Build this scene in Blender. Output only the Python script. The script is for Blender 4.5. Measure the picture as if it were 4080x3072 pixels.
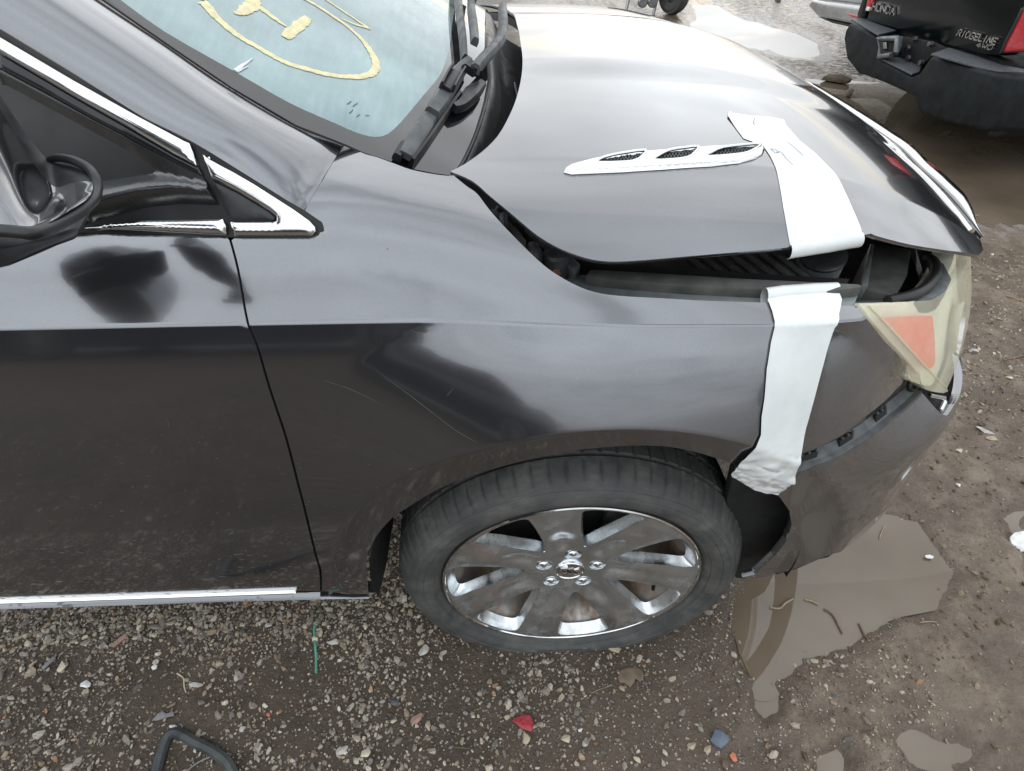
import bpy, bmesh, math, random
import numpy as np
from mathutils import Vector, Matrix, noise
from mathutils.geometry import delaunay_2d_cdt

random.seed(7); RNG = np.random.default_rng(7)
for o in list(bpy.data.objects): bpy.data.objects.remove(o)
SC = bpy.context.scene; COL = SC.collection

# ------------------------------------------------------------------ camera, sky, sun, exposure
# world: X runs forward along the car, Y away from the photographer, Z up; metres; front hub at X = 0
FPX = 2200.0
CAM = np.array([-0.12169086, -0.460939, 1.22600817])
YAW, PITCH, ROLL = 0.02656952, 0.73827778, -0.00703769
_fw = np.array([math.sin(YAW)*math.cos(PITCH), math.cos(YAW)*math.cos(PITCH), -math.sin(PITCH)])
_r0 = np.array([math.cos(YAW), -math.sin(YAW), 0.0]); _u0 = np.cross(_r0, _fw)
_rt = math.cos(ROLL)*_r0 + math.sin(ROLL)*_u0
_up = -math.sin(ROLL)*_r0 + math.cos(ROLL)*_u0
cd = bpy.data.cameras.new('camera'); cam = bpy.data.objects.new('camera', cd); COL.objects.link(cam)
cam.matrix_world = Matrix(((_rt[0], _up[0], -_fw[0], CAM[0]), (_rt[1], _up[1], -_fw[1], CAM[1]), (_rt[2], _up[2], -_fw[2], CAM[2]), (0, 0, 0, 1)))
cd.sensor_fit = 'HORIZONTAL'; cd.sensor_width = 36.0; cd.lens = FPX/4080*36
cd.clip_start = 0.02; cd.clip_end = 3000
SC.camera = cam

SUN_EL, SUN_AZ = math.radians(9), math.radians(18)      # azimuth from +Y towards +X
W = bpy.data.worlds.new('World'); SC.world = W; W.use_nodes = True
_n = W.node_tree.nodes; _l = W.node_tree.links; _n.clear()
_out = _n.new('ShaderNodeOutputWorld'); _bg = _n.new('ShaderNodeBackground'); _l.new(_bg.outputs[0], _out.inputs[0])
_sky = _n.new('ShaderNodeTexSky'); _sky.sky_type = 'NISHITA'; _sky.sun_disc = False
_sky.sun_elevation = SUN_EL; _sky.sun_rotation = SUN_AZ; _sky.air_density = 1.0; _sky.dust_density = 2.0; _sky.ozone_density = 1.0
_tc = _n.new('ShaderNodeTexCoord')
# cloud deck: project the view direction on to a flat layer so clouds flatten towards the horizon
_sep = _n.new('ShaderNodeSeparateXYZ'); _l.new(_tc.outputs['Generated'], _sep.inputs[0])
_zz = _n.new('ShaderNodeMath'); _zz.operation = 'MAXIMUM'; _zz.inputs[1].default_value = 0.0; _l.new(_sep.outputs[2], _zz.inputs[0])
_za = _n.new('ShaderNodeMath'); _za.operation = 'ADD'; _za.inputs[1].default_value = 0.16; _l.new(_zz.outputs[0], _za.inputs[0])
_dv = _n.new('ShaderNodeVectorMath'); _dv.operation = 'DIVIDE'; _l.new(_tc.outputs['Generated'], _dv.inputs[0])
_cb = _n.new('ShaderNodeCombineXYZ')
for i in range(3): _l.new(_za.outputs[0], _cb.inputs[i])
_l.new(_cb.outputs[0], _dv.inputs[1])
_mp = _n.new('ShaderNodeMapping'); _mp.inputs['Scale'].default_value = (1.0, 2.1, 0.35); _mp.inputs['Location'].default_value = (3.1, 1.3, 0.0); _mp.inputs['Rotation'].default_value = (0, 0, 0.35)
_l.new(_dv.outputs[0], _mp.inputs[0])
_nz = _n.new('ShaderNodeTexNoise'); _nz.inputs['Scale'].default_value = 1.15; _nz.inputs['Detail'].default_value = 7; _nz.inputs['Roughness'].default_value = 0.52; _nz.inputs['Distortion'].default_value = 0.4
_l.new(_mp.outputs[0], _nz.inputs['Vector'])
_cr = _n.new('ShaderNodeValToRGB'); _cr.color_ramp.elements[0].position = 0.12; _cr.color_ramp.elements[1].position = 0.46
_l.new(_nz.outputs[0], _cr.inputs[0])
_cc = _n.new('ShaderNodeMixRGB'); _cc.blend_type = 'MULTIPLY'; _cc.inputs[0].default_value = 1.0
# cloud radiance: white deck, brightest around the veiled sun
_dot = _n.new('ShaderNodeVectorMath'); _dot.operation = 'DOT_PRODUCT'
_sd = (math.sin(SUN_AZ)*math.cos(SUN_EL), math.cos(SUN_AZ)*math.cos(SUN_EL), math.sin(SUN_EL))
_dot.inputs[1].default_value = _sd; _l.new(_tc.outputs['Generated'], _dot.inputs[0])
_mr = _n.new('ShaderNodeMapRange'); _mr.inputs['From Min'].default_value = -0.2; _mr.inputs['From Max'].default_value = 1.0; _mr.inputs['To Min'].default_value = 0.0; _mr.inputs['To Max'].default_value = 1.0
_l.new(_dot.outputs['Value'], _mr.inputs[0])
_pw = _n.new('ShaderNodeMath'); _pw.operation = 'POWER'; _pw.inputs[1].default_value = 1.6; _l.new(_mr.outputs[0], _pw.inputs[0])
CLOUD_LO, CLOUD_HI = 17.5, 12.0                                   # in the sky texture's own units (before strength)
_cl = _n.new('ShaderNodeMapRange'); _cl.inputs['To Min'].default_value = CLOUD_LO; _cl.inputs['To Max'].default_value = CLOUD_HI
_l.new(_pw.outputs[0], _cl.inputs[0])
# the veiled sun itself: a soft glow in the cloud deck
_gl = _n.new('ShaderNodeMath'); _gl.operation = 'POWER'; _gl.inputs[1].default_value = 60.0; _mx0 = _n.new('ShaderNodeMath'); _mx0.operation = 'MAXIMUM'; _mx0.inputs[1].default_value = 0.0; _l.new(_dot.outputs['Value'], _mx0.inputs[0]); _l.new(_mx0.outputs[0], _gl.inputs[0])
_gs = _n.new('ShaderNodeMath'); _gs.operation = 'MULTIPLY_ADD'; _gs.inputs[1].default_value = 13.0; _l.new(_gl.outputs[0], _gs.inputs[0]); _l.new(_cl.outputs[0], _gs.inputs[2])
_nz2 = _n.new('ShaderNodeTexNoise'); _nz2.inputs['Scale'].default_value = 2.3; _nz2.inputs['Detail'].default_value = 6; _nz2.inputs['Roughness'].default_value = 0.5
_l.new(_mp.outputs[0], _nz2.inputs['Vector'])
_md = _n.new('ShaderNodeMapRange'); _md.inputs['From Min'].default_value = 0.3; _md.inputs['From Max'].default_value = 0.7; _md.inputs['To Min'].default_value = 0.82; _md.inputs['To Max'].default_value = 1.14
_l.new(_nz2.outputs[0], _md.inputs[0])
# the deck dims towards the horizon
_hz = _n.new('ShaderNodeMapRange'); _hz.inputs['From Min'].default_value = 0.05; _hz.inputs['From Max'].default_value = 0.45; _hz.inputs['To Min'].default_value = 0.62; _hz.inputs['To Max'].default_value = 1.0; _hz.interpolation_type = 'SMOOTHSTEP'; _l.new(_zz.outputs[0], _hz.inputs[0])
_mh = _n.new('ShaderNodeMath'); _mh.operation = 'MULTIPLY'; _l.new(_hz.outputs[0], _mh.inputs[0]); _l.new(_md.outputs[0], _mh.inputs[1])
_ml = _n.new('ShaderNodeMath'); _ml.operation = 'MULTIPLY'; _l.new(_gs.outputs[0], _ml.inputs[0]); _l.new(_mh.outputs[0], _ml.inputs[1])
_cc.inputs[1].default_value = (0.90, 0.955, 1.0, 1); _l.new(_ml.outputs[0], _cc.inputs[2])
_mx = _n.new('ShaderNodeMixRGB'); _l.new(_cr.outputs[0], _mx.inputs[0]); _l.new(_sky.outputs[0], _mx.inputs[1]); _l.new(_cc.outputs[0], _mx.inputs[2])
_l.new(_mx.outputs[0], _bg.inputs[0]); _bg.inputs[1].default_value = 0.10

sl = bpy.data.lights.new('sun', 'SUN'); sl.energy = 0.7; sl.angle = math.radians(100); sl.color = (1.0, 0.96, 0.9)
so = bpy.data.objects.new('sun', sl); COL.objects.link(so); so.location = (2, 6, 8)
so.rotation_euler = Vector(_sd).to_track_quat('Z', 'Y').to_euler()
SC.view_settings.view_transform = 'Standard'; SC.view_settings.look = 'None'; SC.view_settings.gamma = 1.0
SC.view_settings.exposure = 0.05; SC.view_settings.use_curve_mapping = False
SC.render.engine = 'CYCLES'; SC.cycles.max_bounces = 8; SC.cycles.caustics_reflective = False; SC.cycles.caustics_refractive = False

# ------------------------------------------------------------------ pixels -> rays (photograph is 4080 x 3072)
K14 = 1400/2212
def cp(x0, y0, k, pts): return [(x0 + a*k, y0 + b*k) for a, b in pts]
def dd(pts): return [(a*1.84448, b*1.84448) for a, b in pts]        # 2212 x 1666 overview -> photograph
def rays(px):
    p = np.atleast_2d(np.array(px, float))
    return _fw + ((p[:, :1]-2040)/FPX)*_rt - ((p[:, 1:2]-1536)/FPX)*_up
def at_plane(px, ax, v):
    D = rays(px); t = (v-CAM[ax])/D[:, ax]; return CAM + t[:, None]*D
def project(P):
    d = np.atleast_2d(P)-CAM; z = d@_fw; return np.stack([2040+FPX*(d@_rt)/z, 1536-FPX*(d@_up)/z], -1)
def ground(px, z=0.0): return at_plane(px, 2, z)
def pchip(xs, ys):
    xs = np.array(xs, float); ys = np.array(ys, float); h = np.diff(xs); d = np.diff(ys)/h
    m = np.zeros(len(xs)); m[0] = d[0]; m[-1] = d[-1]
    for i in range(1, len(xs)-1):
        if d[i-1]*d[i] > 0:
            w1 = 2*h[i]+h[i-1]; w2 = h[i]+2*h[i-1]; m[i] = (w1+w2)/(w1/d[i-1]+w2/d[i])
    def fn(x):
        x = np.asarray(x, float); i = np.clip(np.searchsorted(xs, x)-1, 0, len(xs)-2)
        t = (x-xs[i])/h[i]; lo = t < 0; hi = t > 1
        tt = np.clip(t, 0, 1)
        r = ys[i]*(1+2*tt)*(1-tt)**2 + m[i]*h[i]*tt*(1-tt)**2 + ys[i+1]*tt*tt*(3-2*tt) + m[i+1]*h[i]*tt*tt*(tt-1)
        return r + np.where(lo, (x-xs[0])*m[0], 0) + np.where(hi, (x-xs[-1])*m[-1], 0)
    return fn
def smooth01(t): t = np.clip(t, 0, 1); return t*t*(3-2*t)

class Surf:
    """parametric surface: ev(u, v) -> points; rays are met on a coarse grid and refined"""
    def __init__(s, ev, u0, u1, v0, v1, nu=90, nv=70, flip=1):
        s.ev = ev; s.flip = flip
        U, V = np.meshgrid(np.linspace(u0, u1, nu), np.linspace(v0, v1, nv), indexing='ij')
        s.U, s.V = U, V; P = ev(U.ravel(), V.ravel()); s.P = P
        idx = np.arange(nu*nv).reshape(nu, nv)
        a, b, c, d = idx[:-1, :-1].ravel(), idx[1:, :-1].ravel(), idx[1:, 1:].ravel(), idx[:-1, 1:].ravel()
        s.T = np.concatenate([np.stack([a, b, c], 1), np.stack([a, c, d], 1)])
    def normal(s, u, v, e=2e-4):
        du = s.ev(u+e, v)-s.ev(u-e, v); dv = s.ev(u, v+e)-s.ev(u, v-e)
        n = np.cross(du, dv)*s.flip; return n/np.maximum(np.linalg.norm(n, axis=1, keepdims=True), 1e-12)
    def hit(s, px):
        """uv of the first point each pixel meets; if the ray misses, the nearest point is used"""
        Uf, Vf = s.U.ravel(), s.V.ravel(); out = []
        A, B, C = s.P[s.T[:, 0]], s.P[s.T[:, 1]], s.P[s.T[:, 2]]
        e1, e2 = B-A, C-A
        for D in rays(px):
            h = np.cross(D, e2); a = (e1*h).sum(1); a = np.where(abs(a) < 1e-14, 1e-14, a)
            q0 = CAM-A; u = (q0*h).sum(1)/a; q = np.cross(q0, e1); v = (q@D)/a; t = (e2*q).sum(1)/a
            ok = (u >= -1e-6) & (v >= -1e-6) & (u+v <= 1+1e-6) & (t > 0)
            if ok.any():
                k = np.where(ok, t, 1e9).argmin(); T = s.T[k]; w = (1-u[k]-v[k], u[k], v[k])
                x = np.array([sum(w[i]*Uf[T[i]] for i in range(3)), sum(w[i]*Vf[T[i]] for i in range(3)), t[k]])
            else:
                tt = (s.P-CAM)@D/(D@D); dist = np.where(tt > 0.05, np.linalg.norm(CAM+tt[:, None]*D-s.P, axis=1)/np.maximum(tt, 0.05), 1e9); k = dist.argmin()
                out.append((Uf[k], Vf[k])); continue
            for _ in range(6):
                f0 = s.ev(x[0:1], x[1:2])[0]-CAM-x[2]*D; e = 1e-5
                J = np.stack([(s.ev(x[0:1]+e, x[1:2])[0]-s.ev(x[0:1]-e, x[1:2])[0])/(2*e), (s.ev(x[0:1], x[1:2]+e)[0]-s.ev(x[0:1], x[1:2]-e)[0])/(2*e), -D], 1)
                try: st = np.linalg.solve(J, -f0)
                except Exception: break
                if np.abs(st[:2]).max() > 0.05: break
                x = x+st
            out.append((x[0], x[1]))
        return np.array(out)
    def pts(s, px): uv = s.hit(px); return s.ev(uv[:, 0], uv[:, 1])

def resample(P, step, closed=True):
    P = np.array(P, float)
    if closed: P = np.vstack([P, P[:1]])
    out = []
    for a, b in zip(P[:-1], P[1:]):
        n = max(1, int(math.ceil(np.linalg.norm(b-a)/step)))
        for i in range(n): out.append(a+(b-a)*i/n)
    if not closed: out.append(P[-1])
    return np.array(out)
def curve2(P, n=6, closed=False):
    """Catmull-Rom through pixel or uv points"""
    P = np.array(P, float); N = len(P); out = []
    rng = range(N) if closed else range(N-1)
    for i in rng:
        g = lambda k: P[k % N] if closed else P[min(max(k, 0), N-1)]
        p0, p1, p2, p3 = g(i-1), g(i), g(i+1), g(i+2)
        for j in range(n):
            t = j/n
            out.append(0.5*((2*p1)+(p2-p0)*t+(2*p0-5*p1+4*p2-p3)*t*t+(3*p1-p0-3*p2+p3)*t**3))
    if not closed: out.append(P[-1])
    return np.array(out)
def in_poly(pts, poly):
    x, y = pts[:, 0], pts[:, 1]; r = np.zeros(len(pts), bool); n = len(poly); j = n-1
    for i in range(n):
        xi, yi, xj, yj = *poly[i], *poly[j]
        c = ((yi > y) != (yj > y)) & (x < (xj-xi)*(y-yi)/((yj-yi) if yj != yi else 1e-12)+xi); r ^= c; j = i
    return r
def poly_dist(pts, poly):
    d = np.full(len(pts), 1e9)
    for a, b in zip(poly, np.roll(poly, -1, 0)):
        ab = b-a; t = np.clip(((pts-a)@ab)/max(ab@ab, 1e-16), 0, 1); d = np.minimum(d, np.linalg.norm(pts-a-t[:, None]*ab, axis=1))
    return d

# ------------------------------------------------------------------ object helpers
def link(name, me, mat=None, parent=None):
    o = bpy.data.objects.new(name, me); COL.objects.link(o)
    if mat is not None and me is not None: me.materials.append(mat)
    if parent is not None: o.parent = parent; o.matrix_parent_inverse = parent.matrix_world.inverted()
    return o
def mesh(name, V, F, mat=None, parent=None, smooth=True, normals=None, auto=None):
    me = bpy.data.meshes.new(name); me.from_pydata([tuple(map(float, v)) for v in V], [], [tuple(map(int, f)) for f in F])
    me.update()
    if smooth: me.polygons.foreach_set('use_smooth', [True]*len(me.polygons))
    if normals is not None: me.normals_split_custom_set_from_vertices([tuple(map(float, n)) for n in normals])
    elif auto is not None and smooth: me.set_sharp_from_angle(angle=math.radians(auto))
    return link(name, me, mat, parent)
def empty(name, loc=(0, 0, 0), parent=None):
    o = bpy.data.objects.new(name, None); COL.objects.link(o); o.location = loc; o.empty_display_size = 0.1
    if parent is not None: o.parent = parent
    bpy.context.view_layer.update()
    return o
def tag(o, label=None, cat=None, group=None, kind=None):
    if label: o['label'] = label
    if cat: o['category'] = cat
    if group: o['group'] = group
    if kind: o['kind'] = kind
    return o
def orient(V, F, to):
    """flip faces so that their mean normal looks along `to`"""
    V = np.array(V); F = [tuple(f) for f in F]
    n = sum(np.cross(V[f[1]]-V[f[0]], V[f[2]]-V[f[0]]) for f in F)
    return [f[::-1] for f in F] if np.dot(n, to) < 0 else F

def panel(name, S, uvpoly, mat, parent=None, grid=0.018, edge=0.012, off=0.0, depth=0.012, extra=None, wave=None, holes=()):
    """a sheet-metal panel: the region of surface S inside uvpoly, lifted by `off`, its rim turned in by `depth`"""
    uvpoly = np.array(uvpoly, float)
    B = resample(uvpoly, edge); nB = len(B)
    loops = [B]+[resample(np.array(h, float), edge) for h in holes]
    lo, hi = B.min(0), B.max(0)
    gu, gv = np.meshgrid(np.arange(lo[0], hi[0], grid), np.arange(lo[1], hi[1], grid), indexing='ij')
    G = np.stack([gu.ravel(), gv.ravel()], 1); G[:, 1] += (np.round((G[:, 0]-lo[0])/grid) % 2)*grid*0.5
    if extra is not None and len(extra):
        ex = np.array(extra); ex = ex[(ex >= lo).all(1) & (ex <= hi).all(1)]; keep = np.ones(len(G), bool)
        for i in range(0, len(G), 400): keep[i:i+400] = ((G[i:i+400, None, :]-ex[None])**2).sum(2).min(1) > (grid*0.55)**2 if len(ex) else True
        G = np.vstack([G[keep], ex])
    G = G[in_poly(G, B)]; G = G[poly_dist(G, B) > grid*0.35] if extra is None else G[poly_dist(G, B) > min(0.003, grid*0.35)]
    for h in loops[1:]: G = G[~in_poly(G, h)]; G = G[poly_dist(G, h) > grid*0.25]
    allv = np.vstack(loops+[G]); edges = []; k = 0
    for L in loops:
        edges += [(k+i, k+(i+1) % len(L)) for i in range(len(L))]; k += len(L)
    vs, es, fs, ov, oe, of = delaunay_2d_cdt([Vector(p) for p in allv], edges, [], 2 if len(loops) > 1 else 1, 1e-7)
    UV = np.array([(v.x, v.y) for v in vs])
    if len(loops) > 1:
        cen = np.array([UV[list(f)].mean(0) for f in fs]); keep = in_poly(cen, B)
        for h in loops[1:]: keep &= ~in_poly(cen, h)
        fs = [f for f, kx in zip(fs, keep) if kx]
    P = S.ev(UV[:, 0], UV[:, 1]); N = S.normal(UV[:, 0], UV[:, 1])
    o_ = np.full(len(UV), off, float)
    if wave is not None: o_ = o_+wave(UV)
    P = P+N*o_[:, None]
    if wave is not None:
        e = 1e-3
        du = (S.ev(UV[:, 0]+e, UV[:, 1])+S.normal(UV[:, 0]+e, UV[:, 1])*wave(UV+[e, 0])[:, None])-(S.ev(UV[:, 0]-e, UV[:, 1])+S.normal(UV[:, 0]-e, UV[:, 1])*wave(UV-[e, 0])[:, None])
        dv = (S.ev(UV[:, 0], UV[:, 1]+e)+S.normal(UV[:, 0], UV[:, 1]+e)*wave(UV+[0, e])[:, None])-(S.ev(UV[:, 0], UV[:, 1]-e)+S.normal(UV[:, 0], UV[:, 1]-e)*wave(UV-[0, e])[:, None])
        Nn = np.cross(du, dv); Nn /= np.linalg.norm(Nn, axis=1, keepdims=True); Nn *= np.sign((Nn*N).sum(1, keepdims=True)); N = Nn
    F = []
    for f in fs:
        a, b, c = P[f[0]], P[f[1]], P[f[2]]
        F.append(tuple(f) if np.dot(np.cross(b-a, c-a), N[f[0]]) > 0 else tuple(f)[::-1])
    V = list(P); NN = list(N)
    if depth:
        cnt = {}
        for f in F:
            for i in range(len(f)):
                e_ = (f[i], f[(i+1) % len(f)]); key = tuple(sorted(e_)); cnt.setdefault(key, []).append(e_)
        for key, lst in cnt.items():
            if len(lst) != 1: continue
            a, b = lst[0]; k = len(V)
            t = P[b]-P[a]; n = (N[a]+N[b])/2; outn = np.cross(t, n); outn /= max(np.linalg.norm(outn), 1e-12)
            V += [P[a], P[b], P[b]-N[b]*depth-outn*0.001, P[a]-N[a]*depth-outn*0.001]
            NN += [outn*0.9+N[a]*0.4, outn*0.9+N[b]*0.4, outn, outn]
            F.append((k+1, k, k+3, k+2))
    NN = np.array(NN); NN /= np.linalg.norm(NN, axis=1, keepdims=True)
    ob = mesh(name, V, F, mat, parent, True, NN)
    return ob
def pxpanel(name, S, px, mat, parent=None, **kw): return panel(name, S, S.hit(px), mat, parent, **kw)

def tube(name, P, r, mat, parent=None, seg=10, closed=False, flat=1.0, cap=True, upv=(0, 0, 1)):
    P = np.array(P, float); n = len(P); r = np.broadcast_to(np.array(r, float), (n,)); V = []; F = []
    T = np.gradient(P, axis=0) if not closed else np.roll(P, -1, 0)-np.roll(P, 1, 0)
    T /= np.maximum(np.linalg.norm(T, axis=1, keepdims=True), 1e-12)
    up = np.array(upv, float)
    for i in range(n):
        a = np.cross(T[i], up); 
        if np.linalg.norm(a) < 1e-4: a = np.cross(T[i], (0, 1, 0.1))
        a /= np.linalg.norm(a); b = np.cross(a, T[i])
        for k in range(seg):
            th = 2*math.pi*k/seg; V.append(P[i]+r[i]*(math.cos(th)*a+flat*math.sin(th)*b))
    for i in range(n if closed else n-1):
        for k in range(seg):
            i2 = (i+1) % n; F.append((i*seg+k, i*seg+(k+1) % seg, i2*seg+(k+1) % seg, i2*seg+k))
    if cap and not closed: F.append(tuple(range(seg-1, -1, -1))); F.append(tuple((n-1)*seg+k for k in range(seg)))
    ob = mesh(name, V, F, mat, parent, True, auto=50)
    return ob
def recalc(o):
    bm = bmesh.new(); bm.from_mesh(o.data); bmesh.ops.recalc_face_normals(bm, faces=bm.faces); bm.to_mesh(o.data); bm.free(); return o
def prism(name, poly, vec, mat, parent=None, bevel=0.0, seg=2, smooth=True):
    """polygon of 3-D points given thickness along vec, edges rounded"""
    poly = [Vector(map(float, p)) for p in poly]; vec = Vector(map(float, vec))
    bm = bmesh.new(); vs = [bm.verts.new(p) for p in poly]; f = bm.faces.new(vs)
    r = bmesh.ops.extrude_face_region(bm, geom=[f]); bmesh.ops.translate(bm, verts=[g for g in r['geom'] if isinstance(g, bmesh.types.BMVert)], vec=vec)
    bmesh.ops.recalc_face_normals(bm, faces=bm.faces)
    if bevel: bmesh.ops.bevel(bm, geom=[e for e in bm.edges if e.is_manifold and e.calc_face_angle(0) > 0.6], offset=bevel, segments=seg, affect='EDGES', profile=0.5, clamp_overlap=True)
    me = bpy.data.meshes.new(name); bm.to_mesh(me); bm.free()
    if smooth: me.polygons.foreach_set('use_smooth', [True]*len(me.polygons)); me.set_sharp_from_angle(angle=math.radians(40))
    return link(name, me, mat, parent)
def box(name, c, s, mat, parent=None, bevel=0.004, rot=None):
    x, y, z = [k/2 for k in s]; R = Matrix.Identity(3) if rot is None else rot
    poly = [R @ Vector(p)+Vector(c) for p in ((-x, -y, -z), (x, -y, -z), (x, y, -z), (-x, y, -z))]
    return prism(name, poly, R @ Vector((0, 0, 2*z)), mat, parent, bevel)
def lathe(name, prof, mat, parent=None, seg=40, axis='Z', loc=(0, 0, 0), rot=None, auto=35):
    V = []; F = []; n = len(prof)
    for k in range(seg):
        th = 2*math.pi*k/seg
        for r, h in prof: V.append((r*math.cos(th), r*math.sin(th), h))
    for k in range(seg):
        for i in range(n-1): F.append((k*n+i, ((k+1) % seg)*n+i, ((k+1) % seg)*n+i+1, k*n+i+1))
    M = (Matrix.Rotation(math.radians(90), 3, 'X') if axis == 'Y' else Matrix.Identity(3)) if rot is None else rot
    V = [M @ Vector(v)+Vector(loc) for v in V]
    o = mesh(name, V, F, mat, parent, True); recalc(o); o.data.set_sharp_from_angle(angle=math.radians(auto)); return o
# ------------------------------------------------------------------ materials
def srgb(*c): return tuple((((x/255)/12.92) if x/255 <= 0.04045 else ((x/255+0.055)/1.055)**2.4) for x in c)+(1.0,)
class NT:
    def __init__(s, name):
        s.m = bpy.data.materials.new(name); s.m.use_nodes = True; s.n = s.m.node_tree.nodes; s.l = s.m.node_tree.links
        s.b = s.n['Principled BSDF']; s.out = s.n['Material Output']
    def new(s, t, **kw):
        n = s.n.new(t)
        for k, v in kw.items(): setattr(n, k, v)
        return n
    def val(s, sock, v):
        if hasattr(v, 'is_linked') or hasattr(v, 'links'): s.l.new(v, sock)
        else: sock.default_value = v
    def set(s, **kw):
        nm = dict(color='Base Color', rough='Roughness', metal='Metallic', ior='IOR', coat='Coat Weight', coatr='Coat Roughness', spec='Specular IOR Level', trans='Transmission Weight', normal='Normal', coatn='Coat Normal', alpha='Alpha', sss='Subsurface Weight', sheen='Sheen Weight')
        for k, v in kw.items(): s.val(s.b.inputs[nm[k]], v)
        return s
    def coord(s, which='Object'):
        return s.new('ShaderNodeTexCoord').outputs[which]
    def map(s, vec, scale=(1, 1, 1), loc=(0, 0, 0), rot=(0, 0, 0)):
        m = s.new('ShaderNodeMapping'); s.l.new(vec, m.inputs[0]); m.inputs['Scale'].default_value = scale; m.inputs['Location'].default_value = loc; m.inputs['Rotation'].default_value = rot; return m.outputs[0]
    def noise(s, vec, scale, detail=5, rough=0.55, dist=0.0, col=False):
        n = s.new('ShaderNodeTexNoise'); s.l.new(vec, n.inputs['Vector']); n.inputs['Scale'].default_value = scale; n.inputs['Detail'].default_value = detail; n.inputs['Roughness'].default_value = rough; n.inputs['Distortion'].default_value = dist
        return n.outputs['Color' if col else 'Fac']
    def voro(s, vec, scale, feat='F1', out='Distance', rnd=1.0):
        n = s.new('ShaderNodeTexVoronoi', feature=feat); s.l.new(vec, n.inputs['Vector']); n.inputs['Scale'].default_value = scale; n.inputs['Randomness'].default_value = rnd; return n.outputs[out]
    def ramp(s, f, stops, interp='LINEAR'):
        r = s.new('ShaderNodeValToRGB'); s.l.new(f, r.inputs[0]); e = r.color_ramp; e.interpolation = interp
        while len(e.elements) < len(stops): e.elements.new(0.5)
        for x, (p, c) in zip(e.elements, stops): x.position = p; x.color = c if len(c) == 4 else (*c, 1)
        return r.outputs[0]
    def mix(s, f, a, b, mode='MIX'):
        m = s.new('ShaderNodeMixRGB', blend_type=mode)
        for sk, v in zip(m.inputs, (f, a, b)):
            if isinstance(v, (int, float, tuple)): sk.default_value = v
            else: s.l.new(v, sk)
        return m.outputs[0]
    def math(s, op, a, b=0.0, clamp=False):
        m = s.new('ShaderNodeMath', operation=op); m.use_clamp = clamp
        for sk, v in zip(m.inputs, (a, b)):
            if isinstance(v, (int, float)): sk.default_value = v
            else: s.l.new(v, sk)
        return m.outputs[0]
    def mrange(s, v, a, b, c, d, clamp=True):
        m = s.new('ShaderNodeMapRange'); m.clamp = clamp; s.l.new(v, m.inputs[0])
        for i, x in zip((1, 2, 3, 4), (a, b, c, d)): m.inputs[i].default_value = x
        return m.outputs[0]
    def xyz(s, vec):
        n = s.new('ShaderNodeSeparateXYZ'); s.l.new(vec, n.inputs[0]); return n.outputs
    def bump(s, h, strength=0.3, dist=0.01, base=None):
        b = s.new('ShaderNodeBump'); b.inputs['Strength'].default_value = strength; b.inputs['Distance'].default_value = dist; s.l.new(h, b.inputs['Height'])
        if base is not None: s.l.new(base, b.inputs['Normal'])
        return b.outputs[0]
def g(v): return (v, v, v, 1)
M = {}
def simple(name, color, rough=0.5, metal=0.0, nscale=40, namt=0.25, ramt=0.12, bump=0.0, **kw):
    t = NT(name); c = t.coord(); nz = t.noise(c, nscale, 6); col = color if len(color) == 4 else (*color, 1)
    dark = tuple(x*(1-namt) for x in col[:3])+(1,); lite = tuple(min(1, x*(1+namt)) for x in col[:3])+(1,)
    t.set(color=t.ramp(nz, [(0.3, dark), (0.7, lite)]), rough=t.mrange(t.noise(c, nscale*0.6, 4), 0.3, 0.7, max(0.02, rough-ramt), min(1, rough+ramt)), metal=metal, **kw)
    if bump: t.set(normal=t.bump(t.noise(c, nscale*4, 5), bump, 0.002))
    M[name] = t.m; return t.m

def make_paint(name, base, flake=0.145, dirt=True, specks=True):
    t = NT(name); c = t.coord(); x, y, z = t.xyz(c)
    fl = t.noise(c, 2200, 2)                                          # metal flake
    col = t.mix(t.mrange(fl, 0.35, 0.65, 0, 1), tuple(v*0.86 for v in base)+(1,), tuple(v*1.16 for v in base)+(1,))
    rough = flake; metal = 0.92; coatr = 0.015
    if dirt:
        # dried mud spatter: flattened flecks, thick towards the sill and round the wheel arch; thin dust film everywhere
        low = t.mrange(z, 0.80, 0.22, 0.0, 1.0)
        v = t.map(c, (1, 1, 2.0)); sp = t.voro(v, 60, 'F1', 'Distance'); spn = t.noise(c, 19, 4, 0.6)
        sz = t.math('MULTIPLY', t.mrange(spn, 0.42, 0.72, 0.0, 0.55), low)
        spots = t.math('MULTIPLY', t.math('LESS_THAN', sp, sz), t.mrange(t.noise(c, 130, 3), 0.35, 0.65, 0.2, 1.0))
        film = t.math('MULTIPLY', t.mrange(t.noise(t.map(c, (1, 1, 1.6)), 9, 7, 0.65), 0.42, 0.75, 0, 0.05), low)
        d = t.math('ADD', t.math('MULTIPLY', spots, 0.7), film, True)
        chips = t.math('LESS_THAN', t.voro(c, 26), 0.035); chips = t.math('MULTIPLY', chips, t.math('GREATER_THAN', t.noise(c, 7), 0.53))
        d = t.math('ADD', d, t.math('MULTIPLY', chips, 0.5 if specks else 0.0), True)
        dust = (0.13, 0.112, 0.095, 1)
        col = t.mix(d, col, dust)
        metal = t.mrange(d, 0, 1, 0.92, 0.0); rough = t.mrange(d, 0, 1, flake, 0.9)
        cw = t.mrange(d, 0, 0.8, 1.0, 0.05); t.set(coat=cw)
    else: t.set(coat=1.0)
    t.set(color=col, metal=metal, rough=rough, coatr=coatr)
    t.b.inputs['Coat IOR'].default_value = 1.52
    w = t.noise(c, 3.2, 2); t.set(coatn=t.bump(t.noise(c, 420, 2), 0.012, 0.001), normal=t.bump(w, 0.02, 0.02))
    M[name] = t.m
make_paint('paint', (0.196, 0.199, 0.211))
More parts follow.
